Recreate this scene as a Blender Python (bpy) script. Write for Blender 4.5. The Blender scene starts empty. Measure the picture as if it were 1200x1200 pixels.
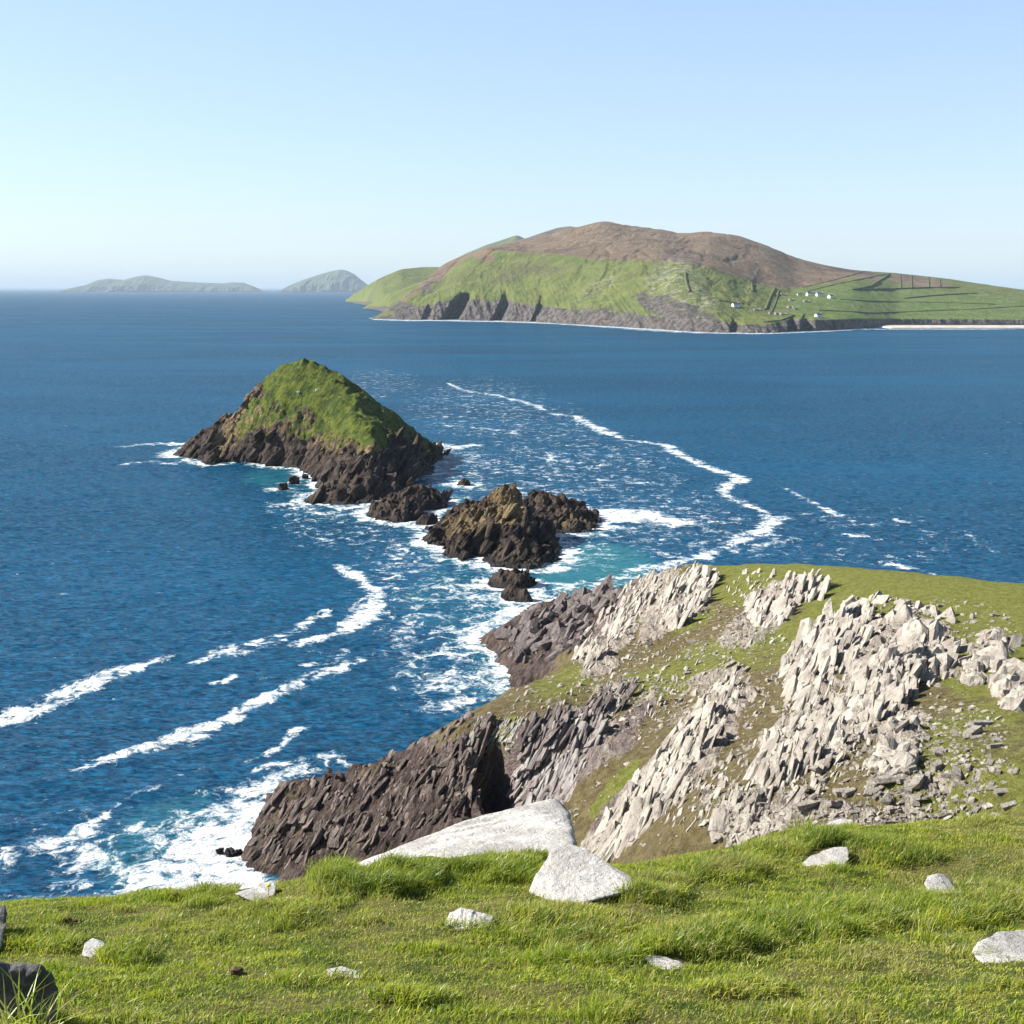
import bpy, bmesh, math, random
import numpy as np
from mathutils import Vector, Matrix
from mathutils.bvhtree import BVHTree
rng = np.random.default_rng(7)
random.seed(7)
scn = bpy.context.scene
COL = scn.collection
R = math.radians
# ------------------------------------------------------------------ camera
F = 1450.0; HZ = 337.0; H0 = 70.0
TH = math.atan((600 - HZ) / F)
CT, ST = math.cos(TH), math.sin(TH)
cd = bpy.data.cameras.new('camera'); cam = bpy.data.objects.new('camera', cd); COL.objects.link(cam)
cam.location = (0, 0, H0); cam.rotation_euler = (math.pi / 2 - TH, 0, 0)
cd.sensor_width = 36; cd.lens = 36 * F / 1200; cd.clip_end = 400000; cd.clip_start = 0.05
scn.camera = cam
def ray(px, py):                      # direction with y component 1
    u = (np.asarray(px, float) - 600) / F; v = (600 - np.asarray(py, float)) / F
    y = CT + v * ST; z = -ST + v * CT
    return u / y, z / y               # dx, dz per unit y
def at_y(px, py, Y):
    a, b = ray(px, py); return np.stack([a * Y, np.broadcast_to(Y, np.shape(a)) * 1.0, H0 + b * Y], -1)
def at_z(px, py, z=0.0):
    a, b = ray(px, py); Y = (z - H0) / b; return np.stack([a * Y, Y, Y * 0 + z], -1)
def proj(P):
    x, y, z = P[..., 0], P[..., 1], P[..., 2] - H0
    d = y * CT - z * ST; v = y * ST + z * CT
    d = np.where(np.abs(d) < 1e-3, 1e-3, d)
    return 600 + F * x / d, 600 - F * v / d
# ------------------------------------------------------------------ numpy noise
_perm = np.random.default_rng(11).permutation(256).astype(np.int32); _perm = np.concatenate([_perm, _perm])
_g = np.random.default_rng(12).normal(size=(256, 3)).astype(np.float32); _g /= np.linalg.norm(_g, axis=1)[:, None]
def perlin(P):
    P = np.asarray(P, np.float32); s = P.shape[:-1]; P = P.reshape(-1, 3)
    i = np.floor(P).astype(np.int32); f = P - i; i &= 255
    w = f * f * f * (f * (f * 6 - 15) + 10)
    out = 0
    for dx in (0, 1):
        wx = w[:, 0] if dx else 1 - w[:, 0]; a = _perm[(i[:, 0] + dx) & 255]
        for dy in (0, 1):
            wy = w[:, 1] if dy else 1 - w[:, 1]; b = _perm[(a + i[:, 1] + dy) & 255]
            for dz in (0, 1):
                wz = w[:, 2] if dz else 1 - w[:, 2]; g = _g[_perm[(b + i[:, 2] + dz) & 255]]
                out = out + wx * wy * wz * (g[:, 0] * (f[:, 0] - dx) + g[:, 1] * (f[:, 1] - dy) + g[:, 2] * (f[:, 2] - dz))
    return (out * 1.5).reshape(s)
def fbm(P, o=4, lac=2.05, gain=0.5, ridged=False):
    P = np.asarray(P, np.float32); r = 0; a = 1.0; t = 0
    for k in range(o):
        n = perlin(P + 17.3 * k)
        r = r + a * ((1 - 2 * np.abs(n)) if ridged else n); t += a; a *= gain; P = P * lac
    return r / t
def sstep(a, b, x):
    t = np.clip((x - a) / (b - a), 0, 1); return t * t * (3 - 2 * t)
def saw(t):                            # slab profile: slow rise, sudden drop
    f = t - np.floor(t); return np.where(f < 0.78, f / 0.78, (1 - f) / 0.22)
def rbf(ctrl, q, lin=True):
    """ctrl (n,3) world points -> height at q (...,2)."""
    c = np.asarray(ctrl, float); n = len(c); X = c[:, :2]; m = X.mean(0); sc = np.abs(X - m).max()
    X = (X - m) / sc
    D = np.sqrt(((X[:, None] - X[None]) ** 2).sum(-1) + 1e-5)
    A = np.zeros((n + 3, n + 3)); A[:n, :n] = D + np.eye(n) * 1e-4; A[:n, n] = 1; A[:n, n + 1:] = X; A[n, :n] = 1; A[n + 1:, :n] = X.T
    w = np.linalg.lstsq(A, np.concatenate([c[:, 2], [0, 0, 0]]), rcond=None)[0]
    Q = (np.asarray(q, float).reshape(-1, 2) - m) / sc; out = np.empty(len(Q))
    for k in range(0, len(Q), 100000):
        qq = Q[k:k + 100000]
        d = np.sqrt(((qq[:, None] - X[None]) ** 2).sum(-1) + 1e-5)
        out[k:k + 100000] = d @ w[:n] + w[n] + qq @ w[n + 1:]
    return out.reshape(np.shape(q)[:-1])
# ------------------------------------------------------------------ mesh builders
def mesh_from(name, V, Fq, mat=None, smooth=True, attrs=None):
    V = np.ascontiguousarray(V, np.float32).reshape(-1, 3)
    me = bpy.data.meshes.new(name)
    groups = Fq if isinstance(Fq, list) else [Fq]
    nl = sum(g.size for g in groups); nf = sum(len(g) for g in groups)
    me.vertices.add(len(V)); me.vertices.foreach_set('co', V.ravel())
    me.loops.add(nl); me.polygons.add(nf)
    me.loops.foreach_set('vertex_index', np.concatenate([g.ravel() for g in groups]).astype(np.int32))
    st = []; o = 0
    for g in groups:
        st.append(o + np.arange(len(g)) * g.shape[1]); o += g.size
    me.polygons.foreach_set('loop_start', np.concatenate(st).astype(np.int32))
    me.update(calc_edges=True)
    me.polygons.foreach_set('use_smooth', np.full(nf, smooth, bool))
    for k, a in (attrs or {}).items():
        at = me.attributes.new(k, 'FLOAT', 'POINT'); at.data.foreach_set('value', np.ascontiguousarray(a, np.float32).ravel())
    if mat: me.materials.append(mat)
    return me
def link(name, me, parent=None):
    o = bpy.data.objects.new(name, me); COL.objects.link(o)
    if parent: o.parent = parent
    return o
def grid_faces(nr, nc, wrap=False):
    i = np.arange(nr * nc).reshape(nr, nc)
    if wrap:
        i = np.concatenate([i, i[:, :1]], 1)
    return np.stack([i[:-1, :-1], i[:-1, 1:], i[1:, 1:], i[1:, :-1]], -1).reshape(-1, 4)
def thing(o, label, cat, group=None):
    o['label'] = label; o['category'] = cat
    if group: o['group'] = group
    return o
def kind(o, k): o['kind'] = k; return o
def bvh_of(V, Fq):
    return BVHTree.FromPolygons(V.reshape(-1, 3).tolist(), Fq.tolist())
def shoot(tree, px, py):
    a, b = ray(px, py); d = Vector((float(a), 1.0, float(b))).normalized()
    return tree.ray_cast(Vector((0, 0, H0)), d)
# ------------------------------------------------------------------ node helper
class NT:
    def __init__(s, name, world=False):
        if world: s.m = name
        else: s.m = bpy.data.materials.new(name)
        s.m.use_nodes = True; s.t = s.m.node_tree; s.t.nodes.clear()
    def n(s, typ, ins=None, **kw):
        nd = s.t.nodes.new(typ)
        for k, v in kw.items(): setattr(nd, k, v)
        for k, v in (ins or {}).items(): s.put(nd.inputs[k], v)
        return nd
    def put(s, sock, v):
        if isinstance(v, bpy.types.NodeSocket): s.t.links.new(v, sock)
        elif isinstance(v, bpy.types.Node): s.t.links.new(v.outputs[0], sock)
        else:
            if sock.type == 'RGBA' and len(v) == 3: v = (*v, 1)
            sock.default_value = v
    def math(s, op, a, b=0.0, c=0.0, clamp=False):
        nd = s.n('ShaderNodeMath', {0: a, 1: b, 2: c}, operation=op, use_clamp=clamp); return nd.outputs[0]
    def mix(s, f, a, b, blend='MIX'):
        nd = s.n('ShaderNodeMix', data_type='RGBA', blend_type=blend); s.put(nd.inputs[0], f); s.put(nd.inputs[6], a); s.put(nd.inputs[7], b); return nd.outputs[2]
    def attr(s, name): return s.n('ShaderNodeAttribute', attribute_name=name).outputs['Fac']
    def noise(s, vec, scale, detail=4, rough=0.5, dist=0.0):
        return s.n('ShaderNodeTexNoise', {'Vector': vec, 'Scale': scale, 'Detail': detail, 'Roughness': rough, 'Distortion': dist}).outputs[0]
    def voro(s, vec, scale, feature='F1', out=0):
        return s.n('ShaderNodeTexVoronoi', {'Vector': vec, 'Scale': scale}, feature=feature).outputs[out]
    def ramp(s, f, a, b, lo=0.0, hi=1.0):
        return s.n('ShaderNodeMapRange', {0: f, 1: a, 2: b, 3: lo, 4: hi}, interpolation_type='SMOOTHSTEP').outputs[0]
    def pos(s): return s.n('ShaderNodeTexCoord').outputs['Object']
    def geo(s): return s.n('ShaderNodeNewGeometry').outputs['Position']
    def mapv(s, vec, rot=(0, 0, 0), scale=(1, 1, 1), typ='POINT'):
        return s.n('ShaderNodeMapping', {'Vector': vec, 'Rotation': rot, 'Scale': scale}, vector_type=typ).outputs[0]
    def bump(s, h, strength=1.0, dist=0.1, normal=None):
        i = {'Height': h, 'Strength': strength, 'Distance': dist}
        if normal is not None: i['Normal'] = normal
        return s.n('ShaderNodeBump', i).outputs[0]
    def out(s, bsdf, disp=None):
        o = s.n('ShaderNodeOutputMaterial'); s.put(o.inputs['Surface'], bsdf)
        return s.m
    def pbr(s, col, rough=0.9, normal=None, spec=0.3, **k):
        i = {'Base Color': col, 'Roughness': rough, 'Specular IOR Level': spec}
        if normal is not None: i['Normal'] = normal
        i.update(k)
        return s.n('ShaderNodeBsdfPrincipled', i).outputs[0]
# bedding geometry (world): broad faces look left/up/towards the viewer
NB = np.array([-0.74, -0.14, 0.65]); NB /= np.linalg.norm(NB)
LB = np.array([0.60, 0.64, 0.37]); LB -= NB * (LB @ NB); LB /= np.linalg.norm(LB)
TB = np.cross(NB, LB)
MB = Matrix((tuple(LB), tuple(TB), tuple(NB)))           # world -> (along, across, normal)
EB = MB.to_euler('XYZ')
def strat(nt, vec):                    # vector in bedding space
    return nt.mapv(vec, rot=tuple(EB))
# ------------------------------------------------------------------ materials
def rock_color(nt, bed, plain, pale_a, pale_b, dark_c):
    n1 = nt.noise(nt.mapv(bed, scale=(0.18, 0.5, 1.6)), 1.0, 6, 0.62)
    n2 = nt.noise(nt.mapv(bed, scale=(0.6, 1.2, 6.0)), 1.0, 5, 0.6)
    n3 = nt.noise(plain, 1.3, 6, 0.65)
    c = nt.mix(nt.ramp(n1, 0.38, 0.62), pale_b, pale_a)
    c = nt.mix(nt.ramp(n2, 0.52, 0.66, 0, 0.75), c, dark_c)
    c = nt.mix(nt.ramp(nt.noise(plain, 0.22, 4, 0.6), 0.48, 0.66, 0, 0.5), c, pale_b)
    c = nt.mix(nt.ramp(n3, 0.56, 0.72, 0, 0.5), c, (0.24, 0.20, 0.15))
    return c, n1, n2, n3
def mat_headland():
    nt = NT('headland_ground'); p = nt.pos(); bed = strat(nt, p)
    rock, dark, lush = nt.attr('rock'), nt.attr('dark'), nt.attr('lush')
    pale, n1, n2, n3 = rock_color(nt, bed, p, (0.56, 0.505, 0.42), (0.35, 0.295, 0.245), (0.13, 0.10, 0.09))
    mid = nt.mix(nt.ramp(n3, 0.4, 0.6), (0.17, 0.125, 0.115), (0.25, 0.20, 0.18))
    dk = nt.mix(nt.ramp(n1, 0.35, 0.65), (0.055, 0.040, 0.036), (0.135, 0.098, 0.085))
    n4 = nt.noise(nt.mapv(bed, scale=(0.35, 1.0, 3.0)), 1.0, 6, 0.68)
    dk = nt.mix(nt.ramp(n4, 0.50, 0.68, 0, 0.8), dk, (0.23, 0.17, 0.135)); dk = nt.mix(nt.ramp(n4, 0.47, 0.36, 0, 0.8), dk, (0.03, 0.022, 0.02))
    dk = nt.mix(nt.ramp(nt.noise(p, 0.35, 6, 0.65), 0.57, 0.66, 0, 0.55), dk, (0.21, 0.17, 0.075))
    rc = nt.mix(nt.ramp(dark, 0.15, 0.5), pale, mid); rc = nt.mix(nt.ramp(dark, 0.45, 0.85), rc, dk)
    # turf
    g1 = nt.noise(p, 0.12, 5, 0.6); g2 = nt.noise(p, 1.1, 6, 0.7); g3 = nt.noise(p, 6.0, 4, 0.7)
    grass = nt.mix(nt.ramp(g2, 0.35, 0.65), (0.18, 0.20, 0.030), (0.30, 0.30, 0.075))
    heath = nt.mix(nt.ramp(g2, 0.35, 0.65), (0.15, 0.112, 0.052), (0.28, 0.23, 0.105))
    lf = nt.math('ADD', lush, nt.math('MULTIPLY', nt.math('SUBTRACT', g1, 0.5), 1.6))
    lf = nt.math('ADD', lf, nt.math('MULTIPLY', nt.math('SUBTRACT', g2, 0.5), 0.8))
    tc = nt.mix(nt.ramp(lf, 0.25, 0.7), heath, grass)
    tc = nt.mix(nt.ramp(nt.noise(p, 0.45, 5, 0.65), 0.60, 0.70, 0, 0.6), tc, (0.06, 0.085, 0.016))
    tc = nt.mix(nt.ramp(g3, 0.60, 0.74, 0, 0.5), tc, (0.30, 0.27, 0.14))
    rf = nt.math('ADD', rock, nt.math('MULTIPLY', nt.math('SUBTRACT', nt.noise(nt.mapv(bed, scale=(0.5, 1.2, 2.4)), 1.0, 6, 0.65), 0.5), 1.5))
    rf = nt.ramp(rf, 0.42, 0.56)
    col = nt.mix(rf, tc, rc)
    tuf = nt.math('MULTIPLY', nt.math('SUBTRACT', 1.0, rf), nt.ramp(nt.noise(p, 2.6, 5, 0.7), 0.53, 0.66, 0, 0.6))
    col = nt.mix(tuf, col, (0.095, 0.10, 0.028))
    # bits of stone and bare soil in turf
    st = nt.ramp(nt.voro(p, 2.2), 0.16, 0.11)
    st = nt.math('MULTIPLY', st, nt.ramp(nt.noise(p, 0.22, 3, 0.6), 0.48, 0.62))
    col = nt.mix(nt.math('MULTIPLY', st, nt.ramp(dark, 0.3, 0.1)), col, (0.42, 0.39, 0.35))
    hr = nt.math('ADD', nt.math('MULTIPLY', n2, 0.7), nt.math('MULTIPLY', nt.noise(p, 2.6, 7, 0.7), 0.5))
    ht = nt.math('ADD', nt.math('MULTIPLY', g3, 0.5), nt.math('MULTIPLY', nt.noise(p, 1.6, 5, 0.65), 0.5))
    h = nt.n('ShaderNodeMix', {0: rf, 2: ht, 3: hr}).outputs[0]
    b = nt.bump(h, 1.0, 1.3)
    return nt.out(nt.pbr(col, 0.92, b, 0.15))
def mat_outcrop(name, a=(0.60, 0.545, 0.455), b=(0.36, 0.315, 0.265), scale=1.0, bumpd=0.12):
    nt = NT(name); p = nt.pos(); 
    bed = strat(nt, p)
    if scale != 1.0: bed = nt.mapv(bed, scale=(scale,) * 3); p = nt.mapv(p, scale=(scale,) * 3)
    c, n1, n2, n3 = rock_color(nt, bed, p, a, b, (0.12, 0.105, 0.095))
    c = nt.mix(nt.ramp(nt.noise(p, 3.5, 4, 0.6), 0.58, 0.66, 0, 0.35), c, (0.62, 0.60, 0.56))
    c = nt.mix(nt.ramp(nt.noise(p, 0.8, 5, 0.7), 0.62, 0.68, 0, 0.6), c, (0.16, 0.15, 0.05))
    h = nt.math('ADD', nt.math('MULTIPLY', n2, 0.8), nt.noise(p, 4.0, 8, 0.72))
    return nt.out(nt.pbr(c, 0.88, nt.bump(h, 1.0, bumpd * 3.0), 0.2))
def mat_islet():
    nt = NT('islet_rock'); p = nt.pos(); bed = strat(nt, p)
    veg, tan = nt.attr('veg'), nt.attr('tan')
    n1 = nt.noise(nt.mapv(bed, scale=(0.12, 0.3, 0.8)), 1.0, 7, 0.65)
    n2 = nt.noise(p, 0.5, 7, 0.7)
    c = nt.mix(nt.ramp(n1, 0.36, 0.64), (0.026, 0.020, 0.018), (0.170, 0.122, 0.092))
    z = nt.n('ShaderNodeSeparateXYZ', {0: nt.geo()}).outputs[2]
    tf = nt.math('ADD', tan, nt.math('MULTIPLY', nt.math('SUBTRACT', n2, 0.5), 1.4))
    c = nt.mix(nt.ramp(tf, 0.35, 0.75), c, nt.mix(nt.ramp(n1, 0.4, 0.6), (0.19, 0.135, 0.075), (0.42, 0.31, 0.15)))
    wet = nt.ramp(nt.math('ADD', z, nt.math('MULTIPLY', n2, 2.0)), 1.2, 3.2)
    c = nt.mix(wet, (0.022, 0.018, 0.016), c)
    g = nt.mix(nt.ramp(nt.noise(p, 0.25, 6, 0.7), 0.38, 0.62), (0.055, 0.095, 0.010), (0.19, 0.225, 0.024))
    g = nt.mix(nt.ramp(nt.noise(p, 0.9, 5, 0.7), 0.60, 0.70, 0, .8), g, (0.11, 0.085, 0.045))
    vf = nt.math('ADD', veg, nt.math('MULTIPLY', nt.math('SUBTRACT', nt.noise(p, 0.28, 8, 0.75), 0.5), 2.6))
    vf = nt.ramp(vf, 0.44, 0.60)
    col = nt.mix(vf, c, g)
    h = nt.math('ADD', nt.math('MULTIPLY', n1, 0.8), nt.noise(p, 0.9, 8, 0.72))
    b = nt.bump(h, 1.0, 3.0)
    return nt.out(nt.pbr(col, nt.ramp(wet, 0, 1, 0.45, 0.92), b, 0.25))
def mat_island():
    nt = NT('island_ground'); p = nt.geo()
    heath, rock, field, stone = nt.attr('heath'), nt.attr('rock'), nt.attr('field'), nt.attr('stone')
    n1 = nt.noise(p, 0.004, 6, 0.6); n2 = nt.noise(p, 0.018, 7, 0.68); n3 = nt.noise(p, 0.09, 6, 0.7)
    g = nt.mix(nt.ramp(n2, 0.35, 0.65), (0.095, 0.135, 0.024), (0.185, 0.215, 0.045))
    g = nt.mix(nt.ramp(n3, 0.50, 0.66, 0, 0.6), g, (0.17, 0.145, 0.055))
    g = nt.mix(nt.ramp(n1, 0.54, 0.66, 0, 0.55), g, (0.11, 0.095, 0.045))
    gf = nt.mix(nt.ramp(n2, 0.4, 0.6), (0.105, 0.175, 0.034), (0.16, 0.215, 0.05))
    g = nt.mix(field, g, gf); g = nt.mix(0.22, g, (0.15, 0.145, 0.09))
    b = nt.mix(nt.ramp(n2, 0.35, 0.62), (0.165, 0.115, 0.076), (0.235, 0.175, 0.115))
    b = nt.mix(nt.ramp(n1, 0.50, 0.66, 0, 0.75), b, (0.095, 0.072, 0.062))
    b = nt.mix(nt.ramp(n3, 0.56, 0.7, 0, 0.4), b, (0.12, 0.12, 0.05))
    hf = nt.ramp(nt.math('ADD', heath, nt.math('MULTIPLY', nt.math('SUBTRACT', n3, 0.5), 0.5)), 0.40, 0.60)
    c = nt.mix(hf, g, b)
    c = nt.mix(nt.math('MULTIPLY', stone, nt.ramp(nt.noise(p, 0.06, 6, 0.75), 0.50, 0.60)), c, (0.33, 0.31, 0.27))
    rk = nt.mix(nt.ramp(n3, 0.38, 0.62), (0.060, 0.052, 0.050), (0.175, 0.150, 0.130))
    rf = nt.ramp(nt.math('ADD', rock, nt.math('MULTIPLY', nt.math('SUBTRACT', nt.noise(nt.mapv(p, scale=(1, 0.3, 0.35)), 0.05, 6, 0.7), 0.5), 1.4)), 0.42, 0.58)
    c = nt.mix(rf, c, rk)
    h = nt.math('ADD', n2, nt.math('MULTIPLY', n3, 0.5))
    return nt.out(nt.pbr(c, 0.95, nt.bump(h, 1.0, 14.0), 0.1))
def mat_far():
    nt = NT('far_island_ground'); p = nt.geo()
    n = nt.noise(p, 0.004, 7, 0.65)
    z = nt.n('ShaderNodeSeparateXYZ', {0: p}).outputs[2]
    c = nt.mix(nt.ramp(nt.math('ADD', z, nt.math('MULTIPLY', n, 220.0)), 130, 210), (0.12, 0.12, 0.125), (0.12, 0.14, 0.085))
    return nt.out(nt.pbr(c, 0.95, nt.bump(n, 1.0, 90.0), 0.1))
def mat_sea():
    nt = NT('sea_water'); p = nt.pos()
    foam, aqua = nt.attr('foam'), nt.attr('aqua')
    w = nt.mapv(p, rot=(0, 0, R(-12)), scale=(0.55, 1.25, 1))
    b1 = nt.noise(w, 0.16, 3, 0.6, 0.4); b2 = nt.noise(w, 0.55, 5, 0.62, 0.3); b3 = nt.noise(w, 2.6, 4, 0.65)
    gust = nt.noise(nt.mapv(p, scale=(0.35, 1, 1)), 0.006, 4, 0.6)
    def vec(scale, det, k, vv):
        t = nt.n('ShaderNodeTexNoise', {'Vector': vv, 'Scale': scale, 'Detail': det, 'Roughness': 0.62}).outputs[1]
        t = nt.n('ShaderNodeVectorMath', {0: t, 1: (0.5, 0.5, 0.5)}, operation='SUBTRACT').outputs[0]
        return nt.n('ShaderNodeVectorMath', {0: t, 1: (k * 1.0, k * 1.25, 0.0)}, operation='MULTIPLY').outputs[0]
    va = nt.n('ShaderNodeVectorMath', {0: vec(0.34, 4.0, 0.95, w), 1: vec(1.5, 5.0, 1.3, w)}, operation='ADD').outputs[0]
    va = nt.n('ShaderNodeVectorMath', {0: va, 1: vec(0.05, 3.0, 0.25, w)}, operation='ADD').outputs[0]
    wn = nt.n('ShaderNodeVectorMath', {0: va, 1: (0, 0, 1.0)}, operation='ADD').outputs[0]
    wn = nt.n('ShaderNodeVectorMath', {0: wn}, operation='NORMALIZE').outputs[0]
    # foam pattern: lacy net near the density edge, solid where dense
    warp = nt.n('ShaderNodeVectorMath', {0: p, 1: nt.n('ShaderNodeVectorMath', {0: nt.n('ShaderNodeTexNoise', {'Vector': p, 'Scale': 0.18, 'Detail': 4.0}).outputs[1], 'Scale': 5.0}, operation='SCALE').outputs[0]}, operation='ADD').outputs[0]
    f1 = nt.noise(warp, 0.22, 8, 0.68, 0.5)
    rd = nt.math('SUBTRACT', 1.0, nt.math('MULTIPLY', nt.math('ABSOLUTE', nt.math('SUBTRACT', nt.noise(warp, 0.30, 6, 0.62), 0.5)), 5.0))
    rd2 = nt.math('SUBTRACT', 1.0, nt.math('MULTIPLY', nt.math('ABSOLUTE', nt.math('SUBTRACT', nt.noise(warp, 1.1, 5, 0.62), 0.5)), 5.0))
    f2 = nt.noise(warp, 1.3, 6, 0.7)
    pat = nt.math('ADD', nt.math('MULTIPLY', f1, 0.80), nt.math('ADD', nt.math('MULTIPLY', rd, 0.15), nt.math('MULTIPLY', rd2, 0.07)))
    pat = nt.math('ADD', pat, nt.math('MULTIPLY', nt.math('SUBTRACT', f2, 0.5), 0.28))
    ff = nt.math('ADD', nt.math('MULTIPLY', foam, 0.86), nt.math('MULTIPLY', nt.math('SUBTRACT', pat, 0.565), 3.5))
    fm = nt.ramp(ff, 0.36, 0.96)
    fm = nt.math('MULTIPLY', fm, nt.ramp(foam, 0.01, 0.12))
    # whitecaps, sparse
    wc = nt.noise(nt.mapv(p, rot=(0, 0, R(-8)), scale=(0.4, 1.1, 1)), 0.42, 5, 0.72)
    wcm = nt.math('MULTIPLY', nt.ramp(wc, 0.665, 0.70), nt.ramp(nt.noise(p, 0.012, 3, 0.5), 0.42, 0.60))
    fm = nt.math('MAXIMUM', fm, wcm)
    col = nt.mix(nt.ramp(gust, 0.35, 0.65), (0.0003, 0.026, 0.062), (0.0006, 0.050, 0.112))
    col = nt.mix(nt.ramp(nt.noise(w, 0.8, 5, 0.62, 0.3), 0.44, 0.66, 0, 0.95), col, (0.003, 0.105, 0.205))  # light and dark of the waves put into the water colour
    af = nt.math('ADD', aqua, nt.math('MULTIPLY', nt.math('SUBTRACT', f1, 0.5), 0.9))
    col = nt.mix(nt.ramp(af, 0.38, 1.0, 0, 0.75), col, (0.025, 0.165, 0.185))
    fr = nt.n('ShaderNodeFresnel', {'IOR': 1.33, 'Normal': wn}).outputs[0]
    fr = nt.math('MINIMUM', fr, 0.14)
    water = nt.n('ShaderNodeMixShader', {0: fr, 1: nt.n('ShaderNodeBsdfDiffuse', {'Color': col, 'Normal': wn}).outputs[0], 2: nt.n('ShaderNodeBsdfGlossy', {'Color': (0.86, 0.95, 1, 1), 'Roughness': 0.16, 'Normal': wn}).outputs[0]}).outputs[0]
    fh = nt.math('ADD', nt.math('MULTIPLY', ff, 0.7), nt.math('MULTIPLY', b3, 0.3))
    fo = nt.pbr(nt.mix(nt.ramp(ff, 0.5, 0.85), (0.62, 0.74, 0.78), (0.86, 0.88, 0.88)), 0.8, nt.bump(fh, 1.0, 0.5), 0.2)
    mx = nt.n('ShaderNodeMixShader', {0: fm, 1: water, 2: fo}).outputs[0]
    return nt.out(mx)
def mat_soil():
    nt = NT('turf_soil'); p = nt.pos()
    c = nt.mix(nt.ramp(nt.noise(p, 3, 5, 0.6), 0.4, 0.6), (0.060, 0.085, 0.018), (0.14, 0.13, 0.045))
    return nt.out(nt.pbr(c, 1.0, nt.bump(nt.noise(p, 22, 5, 0.7), 1, 0.03), 0.1))
def mat_blade():
    nt = NT('grass_blade'); t, v = nt.attr('tone'), nt.attr('dry')
    c = nt.mix(t, (0.050, 0.145, 0.005), (0.55, 0.58, 0.036))
    c = nt.mix(v, c, (0.42, 0.35, 0.15))
    d = nt.n('ShaderNodeBsdfDiffuse', {'Color': c}).outputs[0]
    tr = nt.n('ShaderNodeBsdfTranslucent', {'Color': nt.mix(0.5, c, (0.30, 0.45, 0.03))}).outputs[0]
    gl = nt.n('ShaderNodeBsdfGlossy', {'Roughness': 0.4, 'Color': (0.9, 0.95, 0.9, 1)}).outputs[0]
    a = nt.n('ShaderNodeMixShader', {0: 0.42, 1: d, 2: tr}).outputs[0]
    a = nt.n('ShaderNodeMixShader', {0: 0.025, 1: a, 2: gl}).outputs[0]
    return nt.out(a)
def mat_boulder(name='boulder_stone', a=(0.70, 0.675, 0.62), b=(0.50, 0.475, 0.43), dk=(0.10, 0.095, 0.09)):
    nt = NT(name); p = nt.geo()
    n1 = nt.noise(nt.mapv(p, rot=(0.2, 0.5, 0.3), scale=(0.8, 1.2, 4.5)), 1.6, 7, 0.65)
    n2 = nt.noise(p, 5, 8, 0.7); n3 = nt.noise(p, 26, 6, 0.7)
    c = nt.mix(nt.ramp(n1, 0.35, 0.6), b, a)
    c = nt.mix(nt.ramp(n2, 0.57, 0.66, 0, 0.75), c, (0.27, 0.255, 0.24))
    c = nt.mix(nt.ramp(nt.noise(p, 1.6, 7, 0.72), 0.50, 0.62, 0, 0.55), c, (0.30, 0.285, 0.26))
    c = nt.mix(nt.math('MULTIPLY', nt.ramp(n3, 0.58, 0.68, 0, 0.7), nt.ramp(nt.noise(p, 3.0, 3, 0.5), 0.5, 0.62)), c, dk)
    c = nt.mix(nt.ramp(nt.noise(p, 2.1, 5, 0.6), 0.62, 0.70, 0, 0.5), c, (0.50, 0.44, 0.30))
    cr = nt.math('ABSOLUTE', nt.math('SUBTRACT', nt.noise(nt.mapv(p, rot=(0.2, 0.5, 0.3), scale=(0.6, 1, 3.2)), 2.2, 4, 0.6), 0.5))
    crk = nt.ramp(cr, 0.0, 0.012, 1, 0)
    c = nt.mix(nt.math('MULTIPLY', nt.math('MULTIPLY', crk, 0.5), nt.ramp(nt.noise(p, 1.7, 3, 0.5), 0.56, 0.64)), c, dk)
    h = nt.math('ADD', nt.math('MULTIPLY', n2, 1.1), nt.math('MULTIPLY', n3, 0.5)); h = nt.math('ADD', h, nt.math('MULTIPLY', n1, 1.6))
    return nt.out(nt.pbr(c, 0.9, nt.bump(h, 1.0, 0.05), 0.2))
def mat_plain(name, c, rough=0.9, nscale=None, c2=None):
    nt = NT(name)
    col = c
    if nscale: col = nt.mix(nt.ramp(nt.noise(nt.geo(), nscale, 4, 0.6), 0.35, 0.65), c, c2)
    return nt.out(nt.pbr(col, rough, None, 0.2))
M_head, M_out, M_islet, M_island, M_far, M_sea = mat_headland(), mat_outcrop('outcrop_stone'), mat_islet(), mat_island(), mat_far(), mat_sea()
M_soil, M_blade, M_boulder = mat_soil(), mat_blade(), mat_boulder()
M_grey_shaded = mat_boulder('shaded_grey_stone', (0.27, 0.265, 0.26), (0.12, 0.12, 0.12), (0.035, 0.035, 0.035))  # grey darkened so the corner rock's shaded face is partly in the colour
M_sand = mat_plain('beach_sand', (0.44, 0.375, 0.29), 0.95, 0.05, (0.62, 0.56, 0.48))
M_wall = mat_plain('whitewash', (0.80, 0.80, 0.78), 0.8, 0.5, (0.72, 0.72, 0.70))
M_slate = mat_plain('slate_roof', (0.10, 0.11, 0.13), 0.7, 0.6, (0.15, 0.16, 0.18))
M_glass = mat_plain('window_glass', (0.03, 0.035, 0.04), 0.15)
M_ruin = mat_plain('dry_stone', (0.20, 0.19, 0.175), 0.95, 0.4, (0.32, 0.30, 0.28))
M_bank = mat_plain('field_bank_turf', (0.075, 0.09, 0.035), 0.95, 0.1, (0.12, 0.13, 0.05))
M_clod = mat_plain('peat_clod', (0.075, 0.045, 0.028), 1.0, 30, (0.16, 0.11, 0.075))
M_petal = mat_plain('petal', (0.75, 0.55, 0.02), 0.7)
M_stem = mat_plain('stem', (0.12, 0.22, 0.03), 0.8)
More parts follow.
